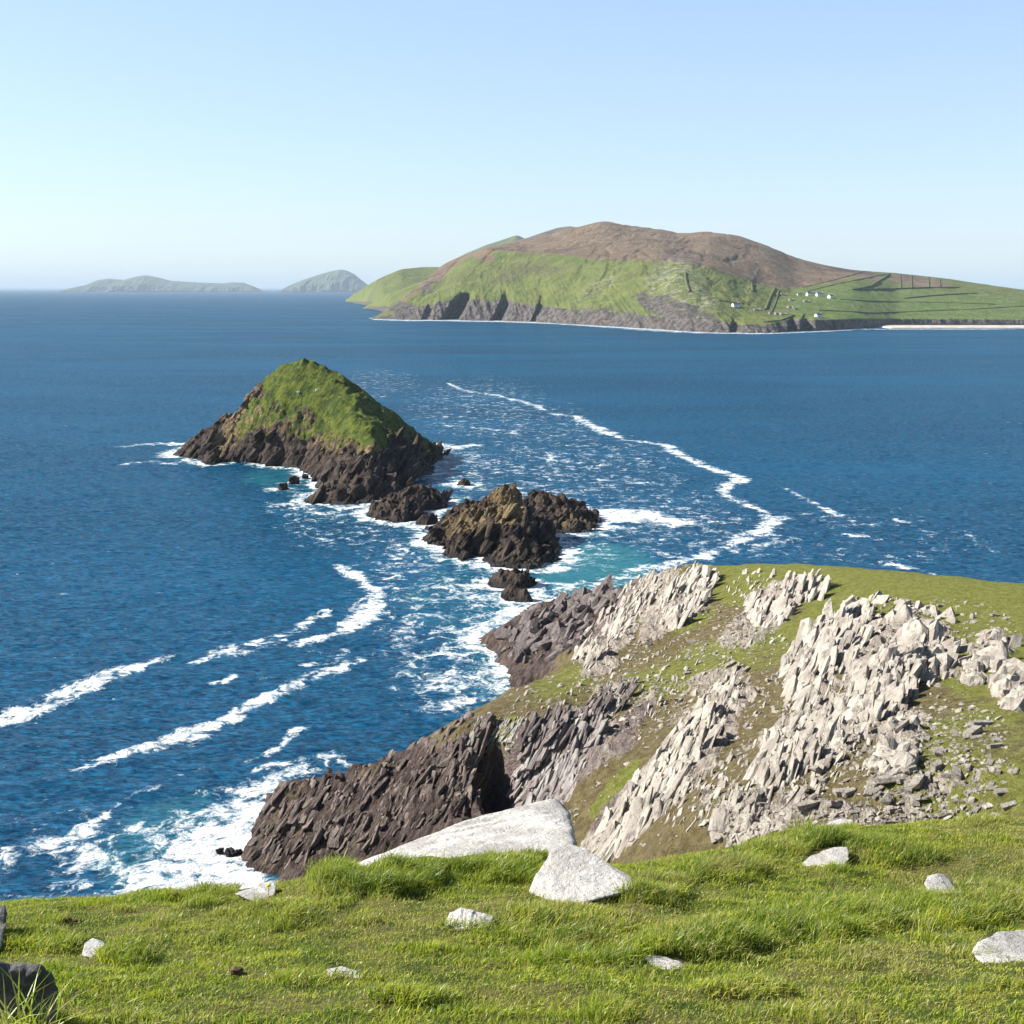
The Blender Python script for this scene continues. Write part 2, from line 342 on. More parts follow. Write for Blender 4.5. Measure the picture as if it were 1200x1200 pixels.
# ------------------------------------------------------------------ slab helper (used by outcrops and loose stones)
def ico(sub):
    bm = bmesh.new(); bmesh.ops.create_icosphere(bm, subdivisions=sub, radius=1)
    bm.verts.ensure_lookup_table()
    V = np.array([v.co[:] for v in bm.verts]); Fc = np.array([[v.index for v in f.verts] for f in bm.faces]); bm.free()
    return V / np.linalg.norm(V, axis=1)[:, None], Fc
ICO = {k: ico(k) for k in (1, 2, 3, 4, 5, 6, 7)}
def poly_radius(D, N, h):
    t = D @ N.T; t = np.where(t > 1e-4, h[None] / np.maximum(t, 1e-4), 1e9); return t.min(1)
def rock_shape(seed, sub=3, planes=12, jit=0.25, rough=0.06, slabby=True):
    r = np.random.default_rng(seed); D, Fc = ICO[sub]
    N = r.normal(size=(planes, 3)); N /= np.linalg.norm(N, axis=1)[:, None]
    base = np.array([[1, 0, 0], [-1, 0, 0], [0, 1, 0], [0, -1, 0], [0, 0, 1], [0, 0, -1.0]]) + r.normal(size=(6, 3)) * 0.16
    base /= np.linalg.norm(base, axis=1)[:, None]
    N = np.concatenate([N, base]); h = np.concatenate([r.uniform(0.78, 1.15, planes), r.uniform(0.66, 0.9, 6)])
    V = D * poly_radius(D, N, h)[:, None]
    V = V * (1 + rough * fbm(V * 2.2 + seed, 4)[:, None] * 2)
    return V, Fc
# ------------------------------------------------------------------ headland
def C(px, py, z=None, Y=None):
    return at_z(px, py, z) if z is not None else at_y(px, py, Y)
hc = []
for a in [(288, 1012, 0), (292, 985, 1.5), (300, 955, 3), (318, 925, 6), (350, 908, 8.5), (400, 900, 9.5), (440, 896, 11), (480, 885, 12.5), (520, 864, 15), (555, 845, 17), (580, 822, 17.5), (610, 798, 16.5),
          (330, 1018, 1), (380, 1010, 3.4), (430, 1003, 5.6), (490, 990, 8.4), (540, 975, 11), (340, 960, 5), (400, 950, 7.6), (460, 940, 10.2), (500, 910, 12.5), (540, 890, 14), (540, 930, 12.4),
          (575, 895, 13), (590, 930, 11), (600, 870, 16), (620, 920, 12), (640, 860, 17.5), (640, 960, 11), (690, 985, 15), (690, 900, 18), (700, 850, 17.5), (700, 800, 15.5), (680, 760, 13), (705, 742, 11.5),
          (640, 790, 12), (655, 765, 8), (640, 770, 5), (620, 785, 4), (604, 790, 1), (566, 746, 0.0), (580, 735, 2.5), (600, 765, 2.5), (620, 745, 5), (650, 728, 6), (640, 710, 4.5), (628, 706, 1), (680, 697, 7), (690, 715, 7.5), (720, 690, 9), (745, 684, 11), (770, 680, 12),
          (760, 720, 13.5), (790, 668, 15), (830, 664, 18), (880, 661, 20), (940, 660, 22), (1000, 664, 24), (1060, 669, 26), (1130, 676, 27.5), (1200, 684, 29), (1260, 692, 30),
          (780, 760, 17), (780, 830, 19), (780, 900, 21), (780, 980, 24), (860, 720, 20), (860, 780, 22), (860, 850, 24), (860, 940, 28), (930, 720, 23), (950, 800, 27), (950, 880, 30), (950, 970, 33.5),
          (1020, 720, 26), (1030, 780, 30.5), (1050, 840, 31), (1050, 900, 33), (1050, 980, 35), (1150, 730, 29), (1150, 800, 32), (1150, 870, 34), (1150, 980, 37), (1250, 800, 34), (1260, 900, 36), (1300, 980, 38)]:
    hc.append(C(a[0], a[1], a[2]))
hc = [np.asarray(q) for q in hc]
# hidden sides: behind the crest down to the sea, and the slope under the viewer's hill
hidden = [(-34, 150, -3), (-30, 162, -4), (-20, 168, -4), (-12, 172, -3), (-4, 184, -3), (0, 196, -3), (2, 206, -2), (-42, 138, -3), (-36, 128, -3), (-24, 122, -2), (-12, 116, 0), (0, 108, 3),
          (-10, 250, -4), (-2, 268, -4), (12, 278, -4), (30, 288, -4), (44, 300, -5), (60, 308, -5), (90, 300, -4), (120, 280, -3), (150, 255, -2), (100, 265, 4), (130, 230, 9), (60, 285, 1), (75, 275, 4), (155, 205, 11), (180, 200, 8), (200, 170, 12),
          (-14, 242, -3), (-8, 232, -3), (-3, 222, -2),
          (10, 95, 14), (-10, 90, 8), (-30, 85, 3), (-60, 80, -4), (-50, 110, -4), (25, 80, 26), (40, 60, 36), (60, 55, 42), (80, 60, 42), (10, 60, 34), (-15, 55, 30), (-35, 55, 22), (-60, 55, 5),
          (0, 35, 49), (20, 32, 51), (40, 32, 51), (-20, 32, 48), (-45, 30, 38), (-70, 25, 12), (70, 35, 50), (100, 60, 42), (120, 90, 38), (150, 110, 35)]
for a in [(830, 664, 18), (880, 661, 20), (940, 660, 22), (1000, 664, 24), (1060, 669, 26), (1130, 676, 27.5), (1200, 684, 29), (1260, 692, 30)]:
    q = C(*a); hidden.append((q[0] * (q[1] + 18) / q[1], q[1] + 18, q[2] - 6.5))
hc = np.array([list(q) for q in hc] + [list(map(float, q)) for q in hidden])
ANG = np.concatenate([np.linspace(-40, -24, 24)[:-1], np.arange(-24, 24.01, 0.058), np.linspace(24, 42, 30)[1:]])
rr = [26.0]
while rr[-1] < 312: rr.append(rr[-1] + max(0.15, 0.5 if rr[-1] < 64 else 0.0, 0.18 * (rr[-1] / 100) ** 1.5))
rr = np.array(rr)
TA = np.tan(np.radians(ANG))
YY, AA = np.meshgrid(rr, TA, indexing='ij'); XX = YY * AA
XY = np.stack([XX, YY], -1)
def smooth_bases(ctrl, XX, YY):
    # evaluate the spline on a coarse grid, then bilinear: fast
    xs = np.linspace(XX.min() - 1, XX.max() + 1, 300); ys = np.linspace(YY.min() - 1, YY.max() + 1, 300)
    gx, gy = np.meshgrid(xs, ys, indexing='xy'); Z = rbf(ctrl, np.stack([gx, gy], -1))
    fx = (XX - xs[0]) / (xs[1] - xs[0]); fy = (YY - ys[0]) / (ys[1] - ys[0])
    i = np.clip(fx.astype(int), 0, 298); j = np.clip(fy.astype(int), 0, 298); fx = fx - i; fy = fy - j
    return Z[j, i] * (1 - fx) * (1 - fy) + Z[j, i + 1] * fx * (1 - fy) + Z[j + 1, i] * (1 - fx) * fy + Z[j + 1, i + 1] * fx * fy
Z0 = smooth_bases(hc, XX, YY)
def blobs(px, py, L):
    """each blob: cx, cy, rx, ry, angle (deg, counter-clockwise in the picture), weight"""
    o = np.zeros(np.shape(px))
    for cx, cy, rx, ry, an, w in L:
        c, s = math.cos(R(an)), math.sin(R(an)); dx = px - cx; dy = -(py - cy)
        u = (dx * c + dy * s) / rx; v = (-dx * s + dy * c) / ry
        d = np.sqrt(u * u + v * v)
        o = np.maximum(o, w * (1 - sstep(0.6, 1.25, d)))
    return o
ROCKS = [(792, 712, 62, 24, 50, 1), (905, 712, 34, 28, 20, .8), (930, 690, 40, 14, 10, .9), (745, 700, 60, 26, 40, 1), (715, 750, 60, 24, 50, .9),
         (965, 772, 66, 34, 52, 1), (1035, 790, 62, 42, 48, 1), (1010, 740, 60, 22, -8, .8), (1085, 760, 34, 34, 40, 1), (1000, 840, 70, 30, 52, 1), (930, 870, 70, 32, 52, 1),
         (1160, 760, 34, 14, 10, .8), (1190, 805, 26, 32, 0, 1), (1130, 790, 26, 20, 0, .55), (1060, 860, 34, 26, 20, .8), (1040, 890, 26, 16, 0, .9),
         (800, 890, 130, 34, 50, 1), (745, 950, 95, 30, 48, 1), (650, 895, 90, 44, 40, .9), (560, 920, 70, 66, 30, 1), (690, 840, 70, 20, 40, .75), (740, 850, 60, 14, 45, .7), (640, 850, 50, 12, 30, .8),
         (870, 965, 36, 26, 10, .9), (960, 955, 90, 26, 0, .6), (840, 800, 40, 12, 20, .6), (1090, 930, 90, 40, 0, .45), (880, 740, 50, 20, 20, .6), (820, 860, 60, 40, 30, .5)]
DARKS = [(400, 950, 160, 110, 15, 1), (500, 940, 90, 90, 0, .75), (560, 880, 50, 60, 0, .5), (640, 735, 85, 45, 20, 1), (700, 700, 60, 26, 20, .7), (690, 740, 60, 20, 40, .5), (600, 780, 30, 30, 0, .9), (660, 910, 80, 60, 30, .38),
         (600, 880, 60, 60, 0, .45), (745, 850, 50, 18, 45, .45), (635, 850, 50, 16, 30, .5), (700, 940, 30, 50, 20, .45)]
LUSH = [(1090, 690, 230, 40, -3, 1.1), (1030, 672, 240, 26, -3, 1), (880, 690, 60, 22, 0, .9), (1180, 730, 90, 60, 0, 1), (1150, 780, 60, 40, 0, .9), (1150, 900, 120, 90, 0, .65), (860, 770, 140, 30, 20, .75), (740, 810, 120, 30, 20, .45), (600, 860, 14, 26, 0, .9), (990, 720, 60, 30, 0, .9), (800, 720, 40, 30, 0, .7), (720, 925, 12, 50, -40, .8), (660, 800, 60, 20, 20, .6)]
P0 = np.stack([XX, YY, Z0], -1)
px, py = proj(P0)
jitx = 14 * perlin(P0 * 0.11); jity = 14 * perlin(P0 * 0.11 + 50)
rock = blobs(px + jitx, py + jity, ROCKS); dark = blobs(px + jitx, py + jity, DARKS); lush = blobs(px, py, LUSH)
lush = np.maximum(lush, 1.1 * sstep(150, 172, YY) * sstep(820, 860, px) * sstep(712, 700, py))
low = sstep(9.0, 4.0, Z0 + 2.5 * perlin(P0 * 0.15)); dark = np.maximum(dark, low); rock = np.maximum(rock, dark * 1.0 * (dark > .55))
rock = np.maximum(rock, low)
rock = np.clip(rock + 0.25 * fbm(P0 * 0.3, 3), 0, 1)
warp = np.stack([perlin(P0 * 0.07), perlin(P0 * 0.07 + 9), perlin(P0 * 0.07 + 21)], -1) * 2.6
Q = P0 + warp
s = Q @ NB; al = Q @ LB; ac = Q @ TB
B3 = np.stack([al * 0.10, ac * 0.22, s * 0.55], -1)
am = 0.55 + 0.6 * fbm(P0 * 0.09 + 5, 2)
slab = (saw(s / 2.6 + 0.9 * perlin(np.stack([al * .08, ac * .15, s * .1], -1))) * 1.2 + saw(s / 1.05 + 1.1 * perlin(np.stack([al * .14, ac * .3, s * .2], -1))) * 0.62
        + saw(s / 0.45 + 1.3 * perlin(np.stack([al * .3, ac * .6, s * .3], -1))) * 0.25) - 0.9
rid = fbm(B3, 5, ridged=True)
ridged3 = fbm(P0 * 0.25, 5, ridged=True)
steep = sstep(0.35, 0.9, dark)
Zr = rock * (slab * am * 1.2 + 0.75 * (rid - 0.3)) + rock * 0.15
Zr = Zr * (1 - 0.25 * steep) + steep * (1.0 * (ridged3 - 0.6) - 0.9) + rock * .16 * fbm(P0 * 2.4, 3)
turf = 0.25 * fbm(P0 * 0.16, 4) + 0.10 * fbm(P0 * 0.9, 4) 
cliff_edge = sstep(1.2, 4.0, Z0)
chasm = blobs(px, py, [(584, 912, 26, 44, 12, 1)])
wall = blobs(px, py, [(556, 905, 14, 46, 18, 1)])
outc = blobs(px, py, [(965, 765, 60, 28, 52, 1.7), (1050, 770, 52, 34, 48, 2.2), (800, 690, 34, 26, 50, 1.6), (745, 700, 30, 16, 45, 1.0), (905, 700, 30, 16, 20, 1.4), (790, 890, 100, 18, 52, 1.2)])
ZH = Z0 + Zr * (0.35 + 0.65 * cliff_edge) + turf * (1 - rock) * sstep(0.5, 3, Z0) - 8.0 * chasm + 0.6 * wall + outc * (0.15 + 0.5 * rid)
far_cut = sstep(64, 58, YY); ZH -= far_cut * 0.6
PH = np.stack([XX, YY, ZH], -1)
# overhang-ish jitter so that steep faces are not smooth sheets
hj = (rock * 0.30)[..., None] * np.stack([fbm(PH * 0.8, 3), fbm(PH * 0.8 + 31, 3), 0 * XX], -1)
Qh = PH + warp * .6; bh = np.stack([Qh @ LB * .12, Qh @ TB * .38, Qh @ NB * 1.0], -1)
rb = fbm(bh * 1.0, 5, ridged=True, gain=.62) - .45
PH = PH + hj + (rock * (.35 + .85 * steep) * sstep(64, 70, YY) * rb)[..., None] * np.array([-.55, -.5, .25])
hf = grid_faces(len(rr), len(ANG))
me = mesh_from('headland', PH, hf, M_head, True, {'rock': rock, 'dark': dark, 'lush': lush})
kind(link('headland', me), 'structure')
sub = slice(None, None, 2)
PHs = PH[::2, ::2]; T_head = bvh_of(PHs, grid_faces(*PHs.shape[:2]))
# ------------------------------------------------------------------ near hill
nc = []
for a in [(0, 1200, 4.5), (300, 1200, 4.5), (600, 1200, 4.6), (900, 1200, 4.8), (1200, 1200, 5.0),
          (0, 1120, 6.2), (200, 1120, 6.1), (400, 1125, 5.9), (600, 1120, 6.2), (760, 1110, 6.5), (900, 1105, 6.8), (1050, 1100, 7.0), (1200, 1085, 7.6),
          (0, 1060, 8.4), (150, 1054, 8.6), (280, 1046, 8.8), (370, 1034, 8.7), (430, 1017, 8.9), (500, 1006, 9.3), (600, 1004, 9.7), (690, 1016, 9.6), (760, 1010, 10.2), (800, 1004, 10.6), (880, 997, 11.2), (960, 984, 11.8), (1050, 988, 12.2), (1120, 998, 12.6), (1200, 992, 13.2),
          (450, 1060, 7.4), (650, 1060, 7.6), (850, 1050, 8.2), (1000, 1045, 8.8), (1120, 1045, 9.2)]:
    nc.append(at_y(a[0], a[1], a[2]))
crest = [(-8, 8.2, -2), (-4, 8.4, 65.6), ]
nc = [list(map(float, q)) for q in nc]
for x, y, z in [(-9, 0, 68.6), (-4, 0, 68.5), (0, 0, 68.35), (4, 0, 68.5), (9, 0, 68.9), (-4, -4, 69.3), (5, -4, 69.6), (0, 2.3, 67.8), (-9, 6, 66.4), (10, 8, 66.7), (-13, 0, 68), (14, 2, 69), (-9, 9, 64.9), (12, 13, 64.2),
                (-6, 11, 63.1), (-2.5, 12, 62.6), (0.5, 12.5, 62.4), (3.5, 13.5, 61.8), (7, 15.5, 61.2), (-12, 12, 61), (14, 17, 60.5), (-12, 26, 51), (-4, 26, 51), (4, 26, 51.5), (12, 26, 52.5), (20, 26, 53), (16, 8, 67)]:
    nc.append([x, y, z])
nc = np.array(nc)
gx = np.concatenate([np.linspace(-16, -6.5, 50)[:-1], np.arange(-6.5, 6.5, 0.045), np.linspace(6.5, 20, 60)[1:]]); gy = np.concatenate([np.linspace(-5, 4, 50)[:-1], np.arange(4, 14, 0.045), np.linspace(14, 30, 50)[1:]])
NX, NY = np.meshgrid(gx, gy, indexing='xy')
NZ0 = rbf(nc, np.stack([NX, NY], -1))
LONG = [(395, 1038, 34, 24, 0, 1.0), (470, 1030, 60, 20, 10, .8), (590, 1020, 80, 16, 0, .6), (640, 1085, 110, 26, 0, .55), (850, 1098, 130, 24, 8, .8), (980, 1078, 120, 22, 5, .75), (1130, 1065, 90, 24, 4, .8), (850, 1020, 50, 16, 0, .7), (970, 990, 90, 14, 0, .75), (1060, 1003, 60, 14, 0, .6),
        (145, 1122, 34, 12, 0, .7), (60, 1078, 20, 6, 0, .5), (330, 1070, 40, 14, 0, .5), (870, 1160, 60, 12, 0, .5), (480, 1170, 60, 12, 0, .45), (200, 1050, 60, 6, 0, .35), (760, 1045, 50, 14, 0, .6), (40, 1105, 60, 14, 0, .5)]
def near_h(X, Y, Z0):
    P = np.stack([X, Y, Z0], -1); a, b = proj(P)
    lg = blobs(a, b, LONG) * (Y > 3)
    return Z0 + 0.055 * fbm(P * 1.1, 4) + 0.035 * fbm(P * 4.2 + 3, 3) + 0.10 * lg * (0.6 + perlin(P * 2.6)), lg
NZ, nlg = near_h(NX, NY, NZ0)
PN = np.stack([NX, NY, NZ], -1)
nf = grid_faces(*NX.shape)
kind(link('ground', mesh_from('ground', PN, nf, M_soil, True)), 'structure')
T_near = bvh_of(PN, nf)
def near_z(X, Y):
    i = np.clip(np.searchsorted(gx, X) - 1, 0, len(gx) - 2); j = np.clip(np.searchsorted(gy, Y) - 1, 0, len(gy) - 2)
    fx = (X - gx[i]) / (gx[i + 1] - gx[i]); fy = (Y - gy[j]) / (gy[j + 1] - gy[j])
    return NZ[j, i] * (1 - fx) * (1 - fy) + NZ[j, i + 1] * fx * (1 - fy) + NZ[j + 1, i] * (1 - fx) * fy + NZ[j + 1, i + 1] * fx * fy
# ---- grass blades
EXCL = [(680, 1026, 54, 15, -20, 1), (402, 1139, 25, 8, 0, 1), (300, 1042, 24, 7, 12, 1), (111, 1106, 14, 8, 0, 1), (548, 1075, 26, 10, 0, 1), (782, 1127, 21, 9, 0, 1), (965, 1003, 29, 10, 15, 1), (1102, 1036, 16, 13, 0, 1), (1175, 1107, 34, 16, 0, 1), (560, 992, 110, 14, 10, 1), (25, 1165, 30, 34, 0, 1)]
def make_blades(X, Y, L, W, tone, dry, leanamp=0.55, az0=None):
    n = len(X); Zg = near_z(X, Y) - 0.008
    az = rng.uniform(0, 2 * np.pi, n) if az0 is None else az0; la = rng.uniform(0, 2 * np.pi, n)
    ln = leanamp * rng.uniform(0.15, 1.3, n)
    wx, wy = np.cos(az) * W / 2, np.sin(az) * W / 2
    lx, ly = np.cos(la) * ln + 0.18, np.sin(la) * ln - 0.05
    V = np.empty((n, 5, 3), np.float32)
    m = 0.5
    V[:, 0] = np.stack([X - wx, Y - wy, Zg], -1); V[:, 1] = np.stack([X + wx, Y + wy, Zg], -1)
    mx, my, mz = X + lx * L * m * 0.6, Y + ly * L * m * 0.6, Zg + L * m
    V[:, 2] = np.stack([mx + wx * .8, my + wy * .8, mz], -1); V[:, 3] = np.stack([mx - wx * .8, my - wy * .8, mz], -1)
    V[:, 4] = np.stack([X + lx * L * 1.15, Y + ly * L * 1.15, Zg + L * (0.95 - 0.35 * np.minimum(ln, 1))], -1)
    b = np.arange(n)[:, None] * 5
    return V, b + np.array([[0, 1, 2, 3]]), b + np.array([[3, 2, 4]]), np.repeat(tone, 5), np.repeat(dry, 5)
NBL = 520000
Yc = np.sqrt(rng.uniform(3.9 ** 2, 15.0 ** 2, NBL * 2)); Xc = Yc * rng.uniform(-0.50, 0.50, NBL * 2)
Zc = near_z(Xc, Yc); cpx, cpy = proj(np.stack([Xc, Yc, Zc], -1))
lgm = blobs(cpx, cpy, LONG)
keep = blobs(cpx, cpy, EXCL) < 0.5
pn = fbm(np.stack([Xc, Yc, 0 * Xc], -1) * 0.9, 4); pn2 = fbm(np.stack([Xc, Yc, 0 * Xc] , -1) * 3.4 + 7, 3)
keep &= (rng.uniform(0, 1, len(Xc)) < 0.60 + 0.5 * lgm + 0.5 * pn2 + 0.35 * np.minimum(pn, .2))
Xc, Yc, lgm, pn, pn2, cpx, cpy = [q[keep][:NBL] for q in (Xc, Yc, lgm, pn, pn2, cpx, cpy)]
n = len(Xc)
tuft = sstep(0.18, 0.5, fbm(np.stack([Xc, Yc, 0 * Xc], -1) * 1.7 + 40, 3) * 1.6)
L = (0.018 + 0.018 * rng.uniform(0, 1, n) + 0.022 * sstep(-.1, .5, pn) + 0.065 * tuft + 0.11 * lgm * rng.uniform(0.35, 1.1, n))
L *= np.where(rng.uniform(0, 1, n) < 0.02, 1.7, 1)
W = 0.0044 + 0.0022 * rng.uniform(0, 1, n) + 0.0015 * lgm
tone = np.clip(0.55 + 0.7 * pn2 - 0.35 * lgm - 0.25 * tuft + rng.normal(0, 0.34, n) - 0.3 * pn, 0, 1)
pn3 = fbm(np.stack([Xc, Yc, 0 * Xc], -1) * .55 + 70, 4)
dry = np.clip(.30 * sstep(.02, .35, pn3) * (1 - lgm) + np.where(rng.uniform(0, 1, n) < 0.22 + 0.45 * sstep(0.2, -0.35, pn), rng.uniform(0.3, 1, n), 0.10) + 0.5 * blobs(cpx, cpy, [(1090, 1030, 60, 14, 0, 1), (1180, 1010, 60, 20, 0, .8), (1000, 1005, 20, 8, 0, 1), (850, 1020, 30, 8, 0, .8), (240, 1085, 200, 26, 0, .35), (990, 1125, 200, 20, 0, .35), (640, 1055, 60, 12, 0, .4)]), 0, 1)
V, f4, f3, at, ad = make_blades(Xc, Yc, L, W, tone, dry)
me = mesh_from('grass', V, [f4, f3], M_blade, False, {'tone': at, 'dry': ad})
kind(link('grass', me), 'stuff')
# ------------------------------------------------------------------ foreground stones
def tri_hull(pts):
    bm = bmesh.new(); vs = [bm.verts.new(p) for p in pts]
    bmesh.ops.convex_hull(bm, input=vs); c = Vector(np.mean(pts, 0)); out = []
    bm.normal_update()
    for f in bm.faces:
        nrm = f.normal.copy(); d = (f.verts[0].co - c).dot(nrm)
        if d < 0: nrm = -nrm; d = -d
        if d > 1e-5: out.append((nrm[:], d))
    bm.free(); return np.array(c), np.array([o[0] for o in out]), np.array([o[1] for o in out])
def hull_rock(pts, seed, sub=6, rough=0.02, strata=0.012, mat=None, nb=NB, fr=5.0):
    c, N, h = tri_hull([tuple(map(float, p)) for p in pts]); D, Fc = ICO[sub]
    ext = np.ptp(np.array(pts), axis=0); D2 = D * ext; D2 /= np.linalg.norm(D2, axis=1)[:, None]
    V = D2 * poly_radius(D2, N, h)[:, None] 
    P = V + c
    size = float(ext.max())
    n = fbm(P * 2.0 / max(size, .3) * 2 + seed, 5)
    sN = P @ nb
    st = saw(sN * fr + 1.2 * perlin(P * 1.5 + seed)) - 0.5
    V = V * (1 + (rough / 0.3) * n[:, None] * 0.6) + D2 * (strata * st)[:, None] + D2 * (rough * .35 * fbm(P * 9, 4))[:, None]
    me = mesh_from('stone', V, Fc, mat or M_boulder, True)
    return me, c
def fg_stone(pts, label, cat='boulder', name='boulder', mat=None, seed=1, seat=True, sub_sink=False, **k):
    if seat:
        b = max(pts, key=lambda p: p[1]); b = (min(max(b[0], -20), 1220), b[1], b[2]); h = shoot(T_near, b[0], min(b[1], 1215) - 3)[0]
        k_ = h.y / min(p[2] for p in pts if p[1] >= b[1] - 12); pts = [(p[0], p[1], p[2] * k_) for p in pts]
    P = [at_y(*p) for p in pts]
    me, c = hull_rock(P, seed, mat=mat, **k); me.name = name
    o = link(name, me); o.location = (c[0], c[1], c[2] - (.03 if seat and sub_sink else .008))
    return thing(o, label, cat)
fg_stone([(392, 1020, 10.6), (440, 1002, 10.9), (500, 978, 11.4), (560, 955, 11.9), (610, 943, 12.2), (652, 934, 12.4), (666, 950, 12.0), (676, 985, 11.2), (672, 1000, 10.7), (600, 1018, 10.3), (500, 1024, 10.3), (395, 1030, 10.4), (652, 1030, 12.6), (450, 1060, 12.0), (560, 1050, 12.8)],
         'long pale grey slab lying like a ramp behind the white boulder', 'rock slab', 'rock_slab', seed=3, seat=False, rough=0.030, strata=0.022, fr=7, nb=np.array([0.1, -0.35, 0.93]))
fg_stone([(616, 1052, 8.6), (628, 1020, 8.9), (645, 992, 9.2), (664, 983, 9.35), (683, 988, 9.3), (700, 1006, 9.1), (725, 1016, 9.0), (747, 1027, 8.9), (750, 1036, 8.7), (700, 1050, 8.45), (650, 1062, 8.35), (690, 1050, 9.8), (740, 1050, 9.4), (640, 1040, 9.6)],
         'white angular boulder in front of the long grey slab', seed=5, sub_sink=True, rough=0.024, strata=0.010, nb=np.array([-.6, .3, .74]))
fg_stone([(519, 1086, 7.0), (528, 1068, 7.15), (542, 1062, 7.2), (556, 1070, 7.2), (580, 1072, 7.2), (574, 1082, 7.0), (540, 1098, 6.8), (560, 1095, 7.3), (525, 1100, 7.2)],
         'small jagged grey rock in the grass below the long slab', 'rock', 'rock', seed=6, rough=0.016, strata=0.007, fr=18, nb=np.array([.85, 0, .5]))
fg_stone([(274, 1046, 8.5), (292, 1040, 8.7), (310, 1034, 8.8), (325, 1035, 8.8), (322, 1048, 8.5), (300, 1056, 8.4), (300, 1060, 8.8)],
         'flat pinkish-white stone at the cliff edge left of the tussock', 'stone', 'stone', seed=7, rough=0.012)
fg_stone([(95, 1118, 6.2), (99, 1104, 6.4), (108, 1098, 6.5), (120, 1101, 6.5), (128, 1108, 6.4), (112, 1124, 6.15), (112, 1124, 6.6)],
         'small pale stone in the turf, nearest to the dark rock in the left corner', 'stone', 'stone', seed=8, rough=0.012)
fg_stone([(374, 1144, 5.62), (382, 1134, 5.75), (400, 1130, 5.85), (420, 1136, 5.75), (432, 1144, 5.6), (400, 1156, 5.5), (400, 1152, 5.95)],
         'flat white stone low in the turf right of the brown clods', 'stone', 'stone', seed=9, rough=0.014)
fg_stone([(756, 1122, 6.15), (768, 1110, 6.3), (785, 1112, 6.35), (802, 1128, 6.2), (806, 1138, 6.0), (780, 1144, 5.95), (785, 1140, 6.5)],
         'small white wedge of stone in the turf below the white boulder', 'stone', 'stone', seed=10, rough=0.014)
fg_stone([(934, 1016, 10.7), (950, 1002, 10.9), (975, 992, 11.1), (994, 991, 11.1), (996, 1006, 10.8), (985, 1016, 10.6), (945, 1024, 10.5), (970, 1020, 11.4)],
         'long white stone at the turf crest, beside a smaller white one', 'rock', 'rock', seed=11, rough=0.024)
fg_stone([(1007, 1002, 10.8), (1013, 994, 10.9), (1019, 999, 10.9), (1022, 1008, 10.7), (1012, 1012, 10.6), (1012, 1012, 11.1)],
         'little white stone just right of the long white one on the crest', 'stone', 'stone', seed=12, rough=0.010, sub=5)
fg_stone([(1083, 1034, 9.3), (1088, 1025, 9.45), (1100, 1021, 9.5), (1113, 1028, 9.5), (1120, 1042, 9.3), (1116, 1052, 9.1), (1095, 1056, 9.0), (1105, 1052, 9.8)],
         'white stone standing upright in dry grass on the right', 'rock', 'rock', seed=13, rough=0.016)
fg_stone([(1138, 1114, 7.0), (1146, 1102, 7.15), (1172, 1090, 7.35), (1205, 1088, 7.5), (1250, 1100, 7.4), (1240, 1130, 6.9), (1180, 1136, 6.75), (1150, 1128, 6.85), (1190, 1125, 7.9)],
         'white boulder with dark lichen blotches at the right edge', seed=14, rough=0.018)
fg_stone([(-80, 1122, 4.35), (-20, 1128, 4.4), (0, 1131, 4.38), (22, 1125, 4.4), (32, 1124, 4.42), (50, 1129, 4.4), (54, 1140, 4.38), (66, 1142, 4.42), (69, 1156, 4.4), (66, 1240, 4.34), (40, 1300, 4.3), (-80, 1300, 4.3), (-80, 1230, 5.0), (30, 1228, 4.9)],
         'dark grey rock with a jagged top in the lower left corner', mat=M_grey_shaded, seat=False, seed=15, rough=0.05, strata=0.012, fr=16)
fg_stone([(-40, 1120, 6.3), (-30, 1050, 6.8), (-5, 1066, 6.8), (6, 1060, 6.8), (9, 1068, 6.75), (6, 1085, 6.6), (1, 1112, 6.3), (-20, 1130, 6.1), (-20, 1100, 7.1)],
         'dark upright rock cut off by the left edge of the view', mat=M_grey_shaded, seed=16, rough=0.02, strata=0.008, fr=16)
fg_stone([(956, 980, 15.5), (962, 966, 15.8), (985, 958, 16.0), (1000, 960, 16.0), (1004, 974, 15.7), (990, 1005, 15), (965, 1005, 15), (985, 1000, 16.8)],
         'white rock showing behind the crest of the near turf', 'rock', 'rock', seed=17, rough=0.03, seat=False)
for q, (x, y, sz, lab) in enumerate([(277, 1141, 13, 'left one of two brown clods of peat beside the flat white stone'), (324, 1149, 9, 'right one of two brown clods of peat beside the flat white stone'), (518, 1110, 6, 'dark clod below the jagged grey rock'), (722, 1131, 6, 'brown clod left of the white wedge stone'),
                                     (79, 1080, 7, 'left clod of a pair near the left cliff edge'), (90, 1080, 6, 'right clod of a pair near the left cliff edge'), (206, 1051, 7, 'small dark clod at the cliff edge on the left'), (250, 1055, 4, 'tiny dark clod left of the flat stone at the edge')]):
    hit = shoot(T_near, x, y)[0]
    V, Fc = rock_shape(100 + q, 4, 10, rough=0.3); s_ = .62 * sz / F * (hit - Vector((0, 0, H0))).length
    me = mesh_from('peat_clod', V * np.array([s_, s_ * .8, s_ * .55]), Fc, M_clod); o = link('peat_clod', me); o.location = hit + Vector((0, 0, s_ * .35))
    thing(o, lab, 'clod', 'brown clods lying in the turf')
